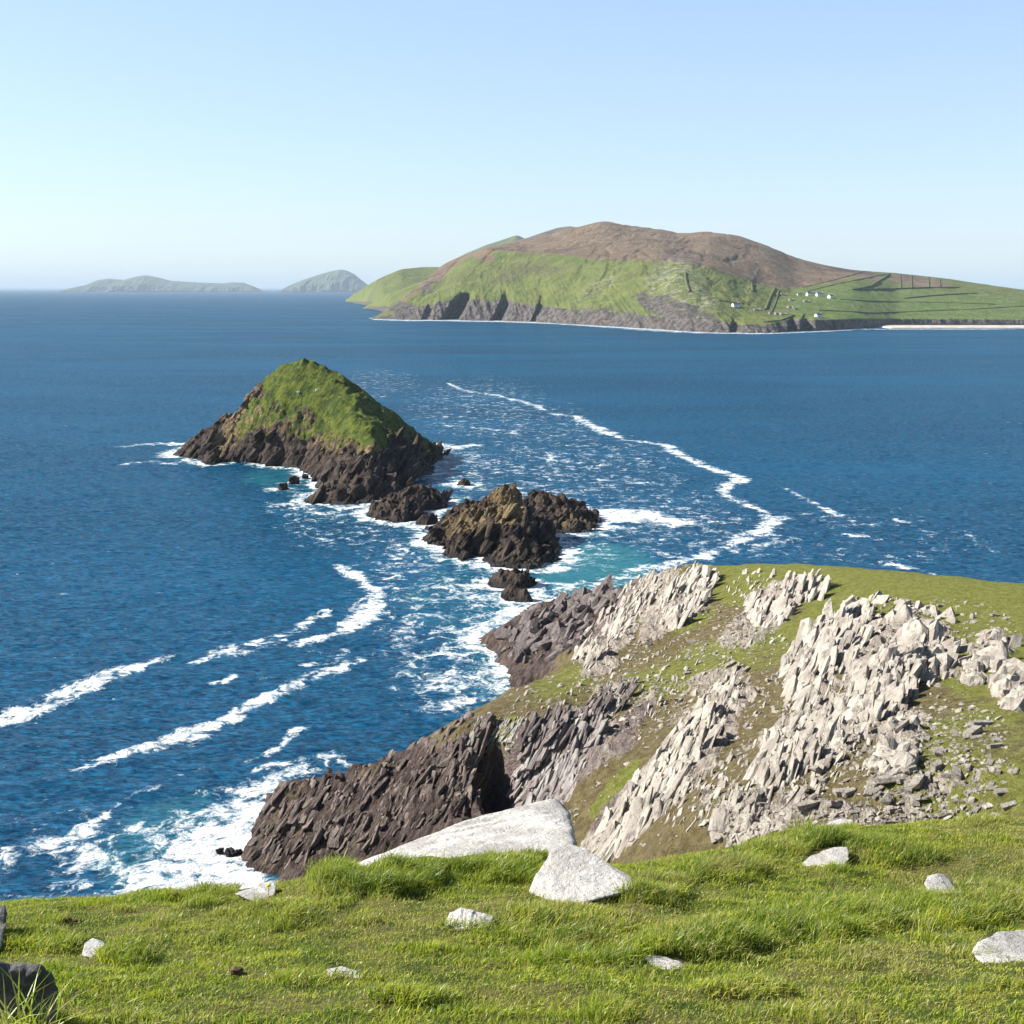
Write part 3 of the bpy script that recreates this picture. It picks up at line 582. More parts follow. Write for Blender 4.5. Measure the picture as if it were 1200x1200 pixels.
# tuft of long grass by the corner rock
def tuft_mesh(cx, cy, cz, n, hgt, spread, w, seed, segs=7):
    r = np.random.default_rng(seed); Vs, Fs, T, Dr = [], [], [], []; base = 0
    for k in range(n):
        a = r.uniform(0, 2 * math.pi); rad = r.uniform(0, spread) ; x0, y0 = cx + math.cos(a) * rad * .6, cy + math.sin(a) * rad * .4
        h_ = hgt * r.uniform(0.45, 1.0); la = r.uniform(0, 2 * math.pi); b = r.uniform(0.15, 0.9); ww = w * r.uniform(.6, 1.2); az = r.uniform(0, math.pi)
        t = np.linspace(0, 1, segs); xx = x0 + math.cos(la) * h_ * b * t ** 2; yy = y0 + math.sin(la) * h_ * b * t ** 2 * .7; zz = cz + h_ * (t - 0.45 * b * t ** 2.5)
        wd = ww * (1 - t ** 2) * .5 + .0003
        Vs.append(np.concatenate([np.stack([xx - math.cos(az) * wd, yy - math.sin(az) * wd, zz], -1), np.stack([xx + math.cos(az) * wd, yy + math.sin(az) * wd, zz], -1)]))
        i = np.arange(segs - 1); Fs.append(np.stack([i, i + segs, i + segs + 1, i + 1], -1) + base); base += 2 * segs
        T.append(np.full(2 * segs, r.uniform(0.2, 1))); Dr.append(np.full(2 * segs, r.uniform(.6, 1) if r.uniform() < .35 else 0.05))
    return np.concatenate(Vs), np.concatenate(Fs), np.concatenate(T), np.concatenate(Dr)
for (x, y, Yd, n_, hg, sp, w_, lab, sd) in [(15, 1240, 3.85, 110, 0.46, 0.28, 0.009, 'tuft of long green and straw blades in front of the dark corner rock', 1),
                                        (386, 1046, 8.3, 260, 0.19, 0.26, 0.006, 'shaggy grass tussock on the cliff edge at the end of the long slab', 2),
                                        (1085, 1100, 6.9, 40, 0.26, 0.2, 0.004, 'loose tuft of tall grass blades left of the lichen-blotched boulder', 3),
                                        (940, 992, 11.2, 160, 0.26, 0.3, 0.006, 'dark green grass tuft on the crest by the long white stone', 4)]:
    p = at_y(x, y, Yd); z0 = float(near_z(np.array([p[0]]), np.array([p[1]]))[0])
    V, Fq, T, Dr = tuft_mesh(0, 0, 0, n_, hg, sp, w_, sd)
    o = link('grass_tuft', mesh_from('grass_tuft', V, Fq, M_blade, False, {'tone': T, 'dry': Dr})); o.location = (p[0], p[1], z0 - 0.02)
    thing(o, lab, 'grass tuft')
# yellow flower
hit = shoot(T_near, 315, 1052)[0]
e = bpy.data.objects.new('dandelion', None); COL.objects.link(e); e.location = hit; thing(e, 'tiny yellow dandelion by the flat stone at the cliff edge', 'flower')
V, Fc = ICO[2]
o = link('flower_head', mesh_from('flower_head', V * np.array([.018, .018, .009]) + np.array([0, 0, .09]), Fc, M_petal), e)
t_ = np.linspace(0, 2 * math.pi, 7)[:-1]; ring = np.stack([np.cos(t_) * .002, np.sin(t_) * .002, 0 * t_], -1)
o = link('stem', mesh_from('stem', np.stack([ring, ring + [0, 0, .088]]), grid_faces(2, 6, True), M_stem), e)
# ------------------------------------------------------------------ outcrops on the headland: crags of tilted slabs
def hull_shape(seed, n=7, taper=.45):
    r = np.random.default_rng(seed); c = np.array([(x, y, z) for x in (-1, 1) for y in (-1, 1) for z in (-1, 1)], float) * .82
    c += r.normal(size=c.shape) * .17; c[c[:, 0] > 0, 1:] *= 1 - taper * r.uniform()
    e = r.uniform(-1, 1, (n, 3)); e /= np.abs(e).max(1)[:, None]; e *= r.uniform(.8, 1.1, (n, 1))
    bm = bmesh.new(); vs = [bm.verts.new(p) for p in np.concatenate([c, e])]
    g = bmesh.ops.convex_hull(bm, input=vs); bmesh.ops.delete(bm, geom=[v for v in bm.verts if not v.link_faces], context='VERTS')
    bmesh.ops.triangulate(bm, faces=bm.faces[:]); bm.normal_update(); bmesh.ops.recalc_face_normals(bm, faces=bm.faces[:])
    bm.verts.index_update(); V = np.array([v.co[:] for v in bm.verts]); Fc = np.array([[v.index for v in f.verts] for f in bm.faces]); bm.free(); return V, Fc
SH = [hull_shape(200 + k) for k in range(24)]
SHL = [hull_shape(300 + k, 4) for k in range(24)]
def slab_piece(k, size, jitter, r, low=False, flat=False):
    """one slab with its long axis along the bedding; returns verts, faces"""
    V, Fc = (SHL if low else SH)[k % 24]
    L_ = LB + r.normal(size=3) * jitter; N_ = NB + r.normal(size=3) * jitter
    if flat: L_ = np.array([0.9, 0.35, 0.1]) + r.normal(size=3) * .35; N_ = np.array([-0.15, -0.25, 1]) + r.normal(size=3) * .25
    N_ /= np.linalg.norm(N_); L_ -= N_ * (L_ @ N_); L_ /= np.linalg.norm(L_); T_ = np.cross(N_, L_)
    W_ = V * np.array(size)
    return W_[:, :1] * L_ + W_[:, 1:2] * T_ + W_[:, 2:] * N_, Fc
def crag(name, label, zones, n, smin, smax, seed, cat='outcrop', mat=None, aspect=(1.35, .30, .12), jitter=.11, stuff=False, flat=False, sink=.35, low=False):
    r = np.random.default_rng(seed); Vs, Fs = [], []; base = 0; k = 0; tries = 0
    if not stuff: n = int(n * 1.3)
    while k < n and tries < n * 6:
        tries += 1
        z = zones[r.integers(len(zones))]; z = z if stuff else (z[0], z[1], z[2] * 1.1, z[3] * 1.3, z[4]); a = r.uniform(0, 2 * math.pi); q = math.sqrt(r.uniform())
        u, v = math.cos(a) * q * z[2], math.sin(a) * q * z[3]; c, s2 = math.cos(R(z[4])), math.sin(R(z[4]))
        x, y = z[0] + u * c - v * s2, z[1] - (u * s2 + v * c)
        h = shoot(T_head, x, y)
        if h[0] is None or h[0].z < 1.5: continue
        dist = h[0].y
        sz = smin * (smax / smin) ** (r.uniform() ** 1.6) 
        V, Fc = slab_piece(int(r.integers(24)), (sz * aspect[0] * r.uniform(.7, 1.3), sz * aspect[1] * r.uniform(.55, 2.3), sz * aspect[2] * r.uniform(.6, 1.6)), jitter, r, low or sz < .5, flat)
        Vs.append(V + np.array(h[0]) + np.array([0, 0, sz * (0.03 if not flat else .02) - sz * sink * .3])); Fs.append(Fc + base); base += len(V); k += 1
    def piece(nm, idx, c, parent=None):
        bb = 0; F2 = []
        for q in idx: F2.append(Fs[q] - Fs[q].min() + bb); bb += len(Vs[q])
        me = mesh_from(nm, np.concatenate([Vs[q] for q in idx]) - c, np.concatenate(F2), mat or M_out, False); return link(nm, me, parent)
    allc = np.array([v.mean(0) for v in Vs]); c = allc.mean(0); c[2] = allc[:, 2].min()
    if stuff:
        o = piece(name, range(len(Vs)), c); o.location = tuple(c); return kind(o, 'stuff')
    e = bpy.data.objects.new(name, None); COL.objects.link(e); e.location = tuple(c); thing(e, label, cat)
    order = np.argsort([-np.ptp(v, axis=0).max() for v in Vs])
    for q in order[:95]: piece('slab', [q], c, e)
    if len(order) > 95: kind(piece('rubble', list(order[95:]), c, e), 'stuff')
    return e
crag('rock_outcrop', 'tall fan of pale slabs at the left end of the green plateau', [(797, 700, 40, 22, 52, 1), (815, 690, 20, 16, 50, 1)], 150, .6, 2.5, 1)
crag('rock_outcrop', 'weathered slab ridge dropping from the plateau towards the dark shore rocks', [(742, 706, 46, 14, 48, 1), (705, 745, 46, 14, 50, 1)], 190, .4, 1.9, 2)
crag('rock_outcrop', 'cluster of dark-sided slabs on the grass in the middle of the crest', [(905, 712, 30, 18, 20, 1), (945, 690, 26, 12, 0, 1)], 120, .5, 2.2, 3)
crag('rock_outcrop', 'line of small rocks along the left top of the plateau', [(900, 678, 34, 7, 0, 1), (870, 690, 20, 8, 0, 1)], 40, .3, 1.0, 4)
crag('rock_outcrop', 'large crag of steep parallel pale slabs in the middle of the headland', [(960, 775, 62, 26, 54, 1), (985, 748, 34, 18, 50, 1)], 340, .5, 2.4, 5)
crag('rock_outcrop', 'massive rounded grey crag right of the steep parallel slabs', [(1085, 768, 26, 28, 45, 1), (1050, 780, 44, 20, 52, 1)], 170, .5, 1.7, 6, aspect=(1, .5, .32), jitter=.16)
crag('rock_outcrop', 'broken slabs below the massive grey crag', [(1010, 825, 50, 26, 50, 1), (1040, 812, 34, 22, 40, 1)], 170, .4, 1.9, 7)
crag('rock_outcrop', 'rubbly pale rock rib low on the slope above the brown turf', [(945, 868, 56, 28, 52, 1), (915, 890, 40, 20, 52, 1)], 230, .35, 1.7, 8)
crag('rock_outcrop', 'knobbly belt of rocks on the grass above the massive crag', [(1035, 712, 44, 10, -6, 1), (1080, 722, 36, 10, -10, 1)], 90, .3, 1.3, 9, aspect=(1, .6, .5), jitter=.3)
crag('rock_outcrop', 'pale boulder pile at the right edge of the headland', [(1188, 808, 16, 18, 0, 1)], 30, .5, 1.2, 10, aspect=(1, .8, .6), jitter=.3)
crag('rock_outcrop', 'bouldery ledge in green scrub above the pile at the right edge', [(1160, 756, 34, 10, 5, 1), (1150, 786, 24, 12, 20, 1)], 46, .5, 1.5, 11, aspect=(1, .7, .5), jitter=.3)
crag('rock_outcrop', 'long bright streak of slabs running down to the near turf', [(800, 880, 110, 17, 54, 1), (750, 945, 70, 18, 50, 1)], 420, .4, 1.9, 12)
crag('rock_outcrop', 'grey ribbed slabs between the dark chasm and the bright slab streak', [(650, 890, 60, 26, 45, 1), (640, 930, 40, 20, 45, 1)], 230, .5, 2.0, 13, mat=mat_outcrop('purple_grey_stone', (0.42, 0.39, 0.36), (0.23, 0.185, 0.175)))
M_dkst = mat_outcrop('dark_ridge_stone', (0.24, 0.20, 0.185), (0.10, 0.08, 0.075))
crag('rock_outcrop', 'dark broken ledge crossing the grass above the ribbed slabs', [(700, 835, 50, 12, 40, 1), (640, 850, 30, 10, 30, 1)], 110, .4, 1.6, 14, mat=M_dkst)
crag('rock_outcrop', 'low rock pocket just behind the turf crest in the centre right', [(872, 968, 28, 18, 10, 1)], 60, .3, 1.1, 15, aspect=(1, .6, .35), jitter=.3)
crag('rock_outcrop', 'shadowed jagged rock beside a flat boulder on the right slope', [(1048, 888, 20, 14, 20, 1), (1052, 860, 22, 14, 30, 1)], 34, .4, 1.2, 16, aspect=(1, .7, .45), jitter=.25)
crag('rock_outcrop', 'jumble of dark brown rocks on the low shelf above the water', [(640, 738, 58, 26, 20, 1), (690, 705, 34, 12, 20, 1)], 200, .6, 2.3, 17, mat=M_dkst, aspect=(1, .6, .45), jitter=.3)
crag('rock_outcrop', 'dark brown ribbed cliff end dropping into the surf', [(400, 940, 110, 36, 20, 1), (340, 960, 50, 50, 0, 1), (470, 925, 80, 40, 20, 1), (540, 890, 40, 40, 20, 1)], 520, .35, 1.5, 18, jitter=.14, mat=mat_outcrop('brown_cliff_stone', (0.25, 0.195, 0.165), (0.09, 0.068, 0.058)), aspect=(1.3, .46, .17), sink=1.2)
crag('rock_outcrop', 'pale greenish ribs along the left rim of the dark cleft', [(552, 885, 42, 9, 72, 1), (585, 858, 26, 8, 30, 1)], 110, .35, 1.1, 19, sink=.9, mat=mat_outcrop('green_grey_stone', (0.50, 0.49, 0.41), (0.26, 0.25, 0.21)))
# loose stones: individual
SCREE = [(830, 790, 90, 40, 20, 1), (900, 840, 60, 60, 30, 1), (1000, 920, 120, 50, 0, 1.6), (1100, 900, 90, 60, 0, 1), (1050, 960, 110, 18, 0, 1.3), (880, 950, 70, 34, 0, 1), (840, 740, 60, 30, 20, 1), (1130, 730, 70, 26, -10, .8), (760, 830, 60, 30, 30, .8), (1120, 860, 60, 40, 0, .7), (720, 780, 50, 30, 30, .7), (1000, 860, 80, 40, 20, 1)]
proto = {}
SGN = 'loose stones scattered over the headland'
def stone_label(x, y, sz, flat):
    w = 'small' if sz < .55 else ('middling' if sz < .9 else 'large')
    if y > 935: pl = 'just above the crest of the near turf'
    elif x > 1090 and y < 770: pl = 'on the upper green pasture'
    elif x > 1060: pl = 'on the right-hand pasture slope'
    elif x > 940: pl = 'below the central crags'
    elif y > 860: pl = 'on the brown turf below the crags'
    elif x > 790: pl = 'on the grass between the crags'
    else: pl = 'on the slope above the shore'
    return f'{w} pale {"flat " if flat else "angular "}stone {pl}'
pr = [];
for k in range(10):
    V, Fc = hull_shape(400 + k, 8, .3); me = mesh_from('loose_stone', V * np.array([1, .62, .34 if k % 2 else .5]), Fc, M_out, True); me.polygons.foreach_set('use_smooth', np.zeros(len(me.polygons), bool)); pr.append(me)
wts = np.array([z[5] * z[2] * z[3] for z in SCREE]); wts /= wts.sum()
r = np.random.default_rng(77); cnt = 0
spec = [(1120, 908, 1.3), (1100, 885, .9), (1045, 915, 1.5), (1075, 918, 1.6), (1040, 938, 1.3), (1165, 962, 1.3), (1190, 905, .8), (1160, 895, 1.0), (1183, 945, .9), (960, 905, 1.3), (945, 945, 1.2), (1150, 850, 1.3), (1140, 860, 1.4), (1130, 775, 1.2), (855, 780, 1.2), (1100, 880, 1.0), (1135, 900, .7), (990, 930, 1.3)]
while cnt < 300:
    if cnt < len(spec): x, y, sz = spec[cnt]
    else:
        z = SCREE[r.choice(len(SCREE), p=wts)]; a = r.uniform(0, 2 * math.pi); q = math.sqrt(r.uniform())
        u, v = math.cos(a) * q * z[2], math.sin(a) * q * z[3]; c, s2 = math.cos(R(z[4])), math.sin(R(z[4])); x, y = z[0] + u * c - v * s2, z[1] - (u * s2 + v * c); sz = .36 * (3.2 ** (r.uniform() ** 2.0))
    if x > 1215: continue
    h = shoot(T_head, x, y)
    if h[0] is None: continue
    k = int(r.integers(10)); o = link('loose_stone', pr[k]); s3 = sz * .5 * r.uniform(.9, 1.15)
    o.scale = (s3 * r.uniform(.9, 1.5), s3, s3 * r.uniform(.7, 1.2)); o.rotation_euler = (r.normal() * .2, r.normal() * .2 - .1, r.uniform(-.2, 1.4)); o.location = h[0] + Vector((0, 0, s3 * .18))
    thing(o, stone_label(x, y, sz, k % 2), 'stone', SGN); cnt += 1
crag('scree', '', [z for z in SCREE] + [(760, 900, 120, 90, 20, 1), (650, 830, 90, 40, 20, 1), (1000, 800, 150, 80, 10, 1)], 3300, .08, .36, 55, stuff=True, aspect=(1, .65, .4), jitter=.3, flat=True, low=True)
crag('rock_splinters', '', [(850, 800, 100, 40, 30, 1), (760, 800, 60, 40, 30, 1), (1000, 860, 110, 50, 30, 1), (900, 920, 90, 30, 10, 1), (640, 840, 70, 34, 25, 1), (960, 820, 110, 60, 50, 1), (830, 930, 60, 30, 30, .6)], 800, .2, .9, 56, stuff=True, jitter=.16, low=True)
# ------------------------------------------------------------------ islets
LANDPTS = []
def islet(name, label, cat, ctrl, res, veg=None, tan=None, amp=1.0, fine=1.0, seed=0, ridge_amp=1.0, lift=0.0, shards=0, ssz=(1, 4)):
    pts = []
    for c in ctrl:
        if len(c) == 3: pts.append(at_z(c[0], c[1], c[2]))                       # px, py, z
        elif len(c) == 4 and c[2] == 'Y': pts.append(at_y(c[0], c[1], c[3]))     # px, py, 'Y', dist
        else: pts.append(np.array(c[1:4], float))                                # ('w', x, y, z)
    pts = np.array(pts); mn = pts[:, :2].min(0) - 6; mx = pts[:, :2].max(0) + 6
    # ring of sea bed
    cx = pts[:, :2].mean(0)
    ring = []
    for a in np.linspace(0, 2 * math.pi, 20, endpoint=False):
        d = np.array([math.cos(a), math.sin(a)]); e = ((pts[:, :2] - cx) @ d).max() + 5 + 0.06 * np.ptp(pts[:, 0])
        ring.append([cx[0] + d[0] * e, cx[1] + d[1] * e, -4.0])
    allp = np.concatenate([pts, np.array(ring)])
    xs = np.arange(mn[0] - 4, mx[0] + 4, res); ys = np.arange(mn[1] - 4, mx[1] + 4, res)
    X, Y = np.meshgrid(xs, ys, indexing='xy'); Z = rbf(allp, np.stack([X, Y], -1))
    P = np.stack([X, Y, Z], -1); a, b = proj(P)
    vg = blobs(a, b, veg) if veg else 0 * X
    tn = blobs(a, b, tan) if tan else 0 * X
    wv = np.stack([perlin(P * .05 + seed), perlin(P * .05 + seed + 9), perlin(P * .05 + seed + 21)], -1) * 4
    Q = P + wv; s_ = Q @ NB; al = Q @ LB; ac = Q @ TB
    r1 = fbm(P * 0.052 * fine + seed, 6, ridged=True, gain=.55)
    sl = saw(s_ / (4.2 / fine) + perlin(np.stack([al * .05, ac * .1, s_ * .08], -1))) * 1.5 + saw(s_ / (1.6 / fine) + 1.2 * perlin(np.stack([al * .1, ac * .2, s_ * .15], -1))) * .7 - 1.1
    m = 1 - 0.72 * sstep(.45, .8, vg)
    Z = Z + lift * sstep(-1.5, .2, Z); edge = sstep(-1.2, 3.0, Z); Z = Z - 1.2 * (1 - sstep(-.5, 2.5, Z))
    gull = fbm(np.stack([X * .07, Y * .05, Z * .02], -1) + seed, 4, ridged=True)
    Z2 = Z + m * edge * (amp * (4.6 * (r1 - .46)) * ridge_amp + amp * sl * .75) + (1 - m) * (.5 * fbm(P * .25, 4) + 1.5 * (fbm(np.stack([X * .11, Y * .03, Z * .02], -1) + seed, 4, ridged=True) - .4)) + edge * amp * 2.6 * (gull - .45) * m
    P = np.stack([X, Y, Z2], -1)
    P[..., :2] += (m * edge * amp)[..., None] * .9 * np.stack([fbm(P * .35 + 3, 4), fbm(P * .35 + 13, 4)], -1)
    Qi = P + wv * .5; bi = np.stack([Qi @ LB * .10, Qi @ TB * .30, Qi @ NB * .75], -1) * fine
    ri = fbm(bi + seed, 5, ridged=True, gain=.64) - .5
    P = P + (m * edge * amp * 1.9 * ri)[..., None] * np.array([-.6, -.55, .35])
    Z2 = P[..., 2]
    gf_ = grid_faces(*X.shape); VV = [P.reshape(-1, 3)]; FF = [gf_]; TN = [tn.ravel()]; VG = [vg.ravel()]; bb = X.size; F3 = []
    if shards:
        r = np.random.default_rng(seed + 900); cand = np.nonzero((Z2.ravel() > .2) & (Z2.ravel() < .72 * Z2.max()) & (vg.ravel() < .35) & (fbm(P * .12, 3).ravel() > -.12))[0]
        for q_ in r.choice(cand, shards, replace=False):
            sz = ssz[0] * (ssz[1] / ssz[0]) ** (r.uniform() ** 1.7); v_, f_ = slab_piece(int(r.integers(24)), (sz * 1.1, sz * .55, sz * .26), .16, r)
            v_ = v_ + P.reshape(-1, 3)[q_] - np.array([0, 0, sz * .34]); VV.append(v_); F3.append(f_ + bb); bb += len(v_); TN.append(np.full(len(v_), tn.ravel()[q_])); VG.append(np.zeros(len(v_)))
    me = mesh_from(name, np.concatenate(VV), [gf_] + ([np.concatenate(F3)] if F3 else []), M_islet, True, {'veg': np.concatenate(VG), 'tan': np.concatenate(TN)})
    if F3:
        sm_ = np.zeros(len(me.polygons), bool); sm_[:len(gf_)] = True; me.polygons.foreach_set('use_smooth', sm_)
    o = link(name, me); thing(o, label, cat)
    sel = (np.abs(Z2) < 0.9); q = P[sel][:, :2]
    if len(q) > 260: q = q[np.random.default_rng(0).choice(len(q), 260, replace=False)]
    LANDPTS.append(q)
    return P
PB = [(235, 514, 'Y', 545), (255, 505, 'Y', 540), (275, 486, 'Y', 532), (290, 470, 'Y', 526), (310, 446, 'Y', 520), (330, 430, 'Y', 515), (355, 423, 'Y', 510), (380, 430, 'Y', 508), (400, 442, 'Y', 506), (430, 466, 'Y', 500), (455, 482, 'Y', 500), (480, 500, 'Y', 505), (500, 514, 'Y', 510), (510, 530, 'Y', 512)]
lure = [(217, 527, 0), (240, 542, 0), (262, 540, 0), (300, 543, 0), (330, 548, 0), (352, 553, 0), (372, 566, 0), (388, 575, 0), (376, 593, 0), (400, 595, 0), (438, 588, 0), (455, 577, 0), (478, 562, 0), (500, 548, 0), (513, 541, 0)] + PB
lure += [(a_, b_, 'Y', c_) for a_, b_, c_ in [(300, 522, 499), (330, 528, 491), (350, 500, 492), (330, 470, 500), (370, 470, 493), (400, 470, 486), (415, 488, 470), (438, 500, 455), (440, 520, 444), (430, 545, 428), (410, 560, 420), (395, 575, 407), (430, 565, 412), (380, 525, 478), (360, 535, 485), (385, 545, 462), (470, 520, 470), (470, 540, 460), (450, 555, 438), (280, 510, 513), (300, 480, 510), (490, 530, 490), (355, 445, 503)]]
for p_, dy in ((PB[1], 30), (PB[3], 45), (PB[6], 65), (PB[8], 65), (PB[10], 50), (PB[12], 30)):
    w = at_y(p_[0], p_[1], p_[3]); lure.append(('w', w[0], w[1] + dy, -3.0))
PL = islet('sea_stack', 'grassy pyramid-shaped sea stack rising left of the dark skerries', 'islet', lure, .55,
      veg=[(350, 448, 52, 34, -10, 1), (400, 482, 62, 28, -36, 1), (335, 475, 40, 30, 40, .62), (430, 492, 24, 22, 0, 1), (300, 485, 40, 16, 45, .62), (420, 508, 44, 16, -10, .85), (370, 505, 40, 16, 0, .62), (450, 476, 46, 14, -38, 1), (415, 452, 40, 14, -38, 1), (480, 505, 40, 22, -40, .62), (390, 510, 40, 20, -20, .55)],
      tan=[(280, 500, 50, 18, 45, .7), (340, 500, 50, 22, 0, .5), (430, 515, 20, 26, 70, .95), (390, 515, 40, 22, 0, .6), (300, 460, 30, 10, 50, .6)], amp=1.3, fine=.9, seed=3, shards=420, ssz=(2, 7))
mainr = [(497, 627, 0), (505, 645, 0), (525, 657, 0), (560, 663, 0), (590, 668, 0), (615, 670, 0), (645, 667, 0), (664, 645, 0), (655, 632, 0),
         (505, 615, 'Y', 352), (522, 602, 'Y', 350), (537, 592, 'Y', 350), (550, 600, 'Y', 346), (568, 598, 'Y', 345), (580, 584, 'Y', 345), (592, 576, 'Y', 346), (601, 573, 'Y', 347), (610, 580, 'Y', 348), (618, 598, 'Y', 350), (635, 615, 'Y', 350), (650, 628, 'Y', 345), (660, 640, 'Y', 335),
         (545, 620, 'Y', 332), (570, 620, 'Y', 330), (590, 598, 'Y', 340), (602, 605, 'Y', 336), (600, 640, 'Y', 318), (620, 650, 'Y', 313), (570, 645, 'Y', 319), (540, 640, 'Y', 323), (635, 650, 'Y', 314), (622, 625, 'Y', 330),
         ('w', -26, 366, -3), ('w', -10, 368, -3), ('w', 0, 368, -3), ('w', 8, 364, -3), ('w', 16, 352, -3)]
islet('sea_stack', 'jagged brown rock with an ochre pinnacle, largest of the bare skerries', 'islet', mainr, .28, tan=[(592, 590, 28, 22, 60, 1.2), (560, 616, 46, 18, 0, .62), (600, 600, 18, 34, 0, .8)], amp=1.2, fine=1.4, seed=11, shards=330, ssz=(1, 3.8))
islet('skerry', 'dark low skerry behind the right shoulder of the pinnacle rock', 'skerry', [(655, 626, 0), (690, 627, 0), (712, 620, 0), (708, 608, 0), (612, 612, 0), (630, 625, 0), (618, 584, 'Y', 382), (630, 578, 'Y', 384), (645, 578, 'Y', 385), (665, 588, 'Y', 384), (685, 598, 'Y', 382), (702, 606, 'Y', 378), (640, 600, 'Y', 366), (670, 608, 'Y', 363), (690, 614, 'Y', 361), ('w', 6, 398, -3), ('w', 20, 396, -3), ('w', 0, 396, -3)], .28, tan=[(670, 612, 24, 12, 0, .5)], amp=.9, fine=1.5, seed=17, shards=190, ssz=(.9, 3))
islet('skerry', 'low double-humped dark skerry between the grassy stack and the pinnacle rock', 'skerry', [(436, 610, 0), (455, 614, 0), (480, 612, 0), (500, 600, 0), (528, 590, 0), (520, 597, 0), (440, 594, 2.6), (455, 586, 4.4), (475, 577, 5.2), (492, 572, 5.2), (508, 576, 4.5), (525, 576, 2.5), (480, 595, 2.8), (460, 600, 2.4), ('w', -42, 408, -3), ('w', -30, 412, -3), ('w', -20, 410, -3)], .28, amp=.85, fine=1.6, seed=23, shards=180, ssz=(.9, 3))
islet('skerry', 'small dark rock awash below the pinnacle rock', 'skerry', [(574, 682, 0), (600, 690, 0), (625, 686, 0), (585, 672, 2.6), (600, 671, 3), (615, 677, 2.2), (600, 680, 1.6)], .2, amp=.5, fine=2.4, seed=29, lift=.9, shards=90, ssz=(.4, 1.6))
islet('skerry', 'smallest of the two rocks awash below the pinnacle, nearer the headland', 'skerry', [(588, 699, 0), (604, 704, 0), (622, 706, 0), (598, 692, 1.6), (615, 696, 1.6), (605, 698, 1)], .2, amp=.4, fine=2.6, seed=31, lift=.9, shards=40, ssz=(.3, 1.2))
islet('skerry', 'little dark rock off the left foot of the pinnacle rock', 'skerry', [(487, 613, 0), (500, 617, 0), (514, 613, 0), (495, 606, 1.6), (508, 606, 1.8)], .2, amp=.4, fine=2.6, seed=37, lift=.9, shards=40, ssz=(.3, 1.2))
islet('skerry', 'tiny lone rock in the channel behind the double-humped skerry', 'skerry', [(537, 569, 0), (544, 570, 0), (551, 567, 0), (544, 563, 1.3), (541, 566, .8)], .2, amp=.4, fine=2.6, seed=41, lift=.9, shards=40, ssz=(.3, 1.2))
islet('skerry', 'dark rock at the left foot of the grassy stack', 'skerry', [(236, 543, 0), (247, 545, 0), (258, 543, 0), (243, 533, 3), (250, 530, 4), (256, 535, 2)], .25, amp=.5, fine=2.2, seed=43, lift=.5, shards=60, ssz=(.5, 2))
for q, (x, y, w_, lab) in enumerate([(345, 567, 7, 'largest of three small rocks off the front of the grassy stack'), (331, 574, 6, 'lowest of three small rocks off the front of the grassy stack'), (358, 561, 4, 'rightmost of three small rocks off the front of the grassy stack'), (258, 1000, 5, 'pointed rock alone in the surf off the near cliff'), (270, 1003, 7, 'left lump of the rocks touching the foot of the near cliff'), (279, 1002, 6, 'right lump of the rocks touching the foot of the near cliff')]):
    c = at_z(x, y, 0.0); sc_ = w_ / F * c[1]; V, Fc = rock_shape(500 + q, 4, 8, rough=.16)
    V = V * np.array([sc_, sc_ * .8, sc_ * 1.2]); nn = fbm(V * 1.2 / sc_, 4, ridged=True); V = V * (1 + .25 * (nn - .4))[:, None]
    o = link('skerry', mesh_from('skerry', V, Fc, M_islet, True, {'veg': V[:, 0] * 0, 'tan': V[:, 0] * 0})); o.location = (c[0], c[1], sc_ * .2); thing(o, lab, 'skerry')
    LANDPTS.append(c[None, :2] + np.array([[0, 0], [sc_, 0], [-sc_, 0], [0, sc_]]))
T_lure = bvh_of(PL, grid_faces(*PL.shape[:2]))
for q, (x, y) in enumerate([(350, 460), (371, 458)]):
    h = shoot(T_lure, x, y)[0]
    if h is None: continue
    V, Fc = rock_shape(600 + q, 3, 8); o = link('white_stone', mesh_from('white_stone', V * np.array([.75, .5, .5]), Fc, M_wall)); o.location = h + Vector((0, -.2, .2))
    thing(o, ['left white stone on the green flank of the grassy stack', 'right white stone on the green flank of the grassy stack'][q], 'stone', 'white stones on the grassy stack')
# ------------------------------------------------------------------ great island
K = np.array([436, 450, 467, 497, 517, 543, 570, 600, 640, 670, 707, 733, 773, 800, 833, 867, 900, 933, 967, 1000, 1050, 1100, 1133, 1200, 1260, 1330, 1420])
ridge = np.array([373, 365, 353.5, 330, 311, 299, 289.5, 284, 275, 268, 258.5, 263, 268.5, 273.5, 271, 276, 288, 302, 311, 316.5, 320, 325, 330, 339.5, 350, 362, 377])
brk = np.array([373.2, 366, 356, 338, 323, 303, 292, 293, 297, 300, 303, 303.5, 303, 306, 314, 325, 334, 337, 331, 326, 330, 334.5, 338, 346, 355, 366, 378])
clf = np.array([373.3, 370, 366, 360, 352, 350, 353, 352, 357, 361, 363, 366, 369, 370, 374, 380, 379, 373.5, 375, 373.5, 373.5, 374, 374, 374.5, 375, 376, 379.5])
wat = np.array([373.6, 374.2, 374.6, 375, 375, 375.5, 376, 376.5, 378, 380, 382, 383.5, 386, 388, 389.5, 390, 390, 389, 387.5, 385.5, 380.8, 380.5, 380.5, 380.5, 380.5, 380.5, 381])
dC = np.array([5, 25, 45, 60, 70, 75, 75, 70, 60, 60, 60, 60, 55, 50, 40, 35, 30, 35, 25, 15, 8, 8, 8, 8, 8, 8, 5.])
dB = np.array([12, 60, 150, 330, 480, 560, 600, 560, 520, 500, 480, 480, 500, 520, 560, 620, 650, 700, 700, 700, 640, 600, 600, 560, 520, 400, 250.])
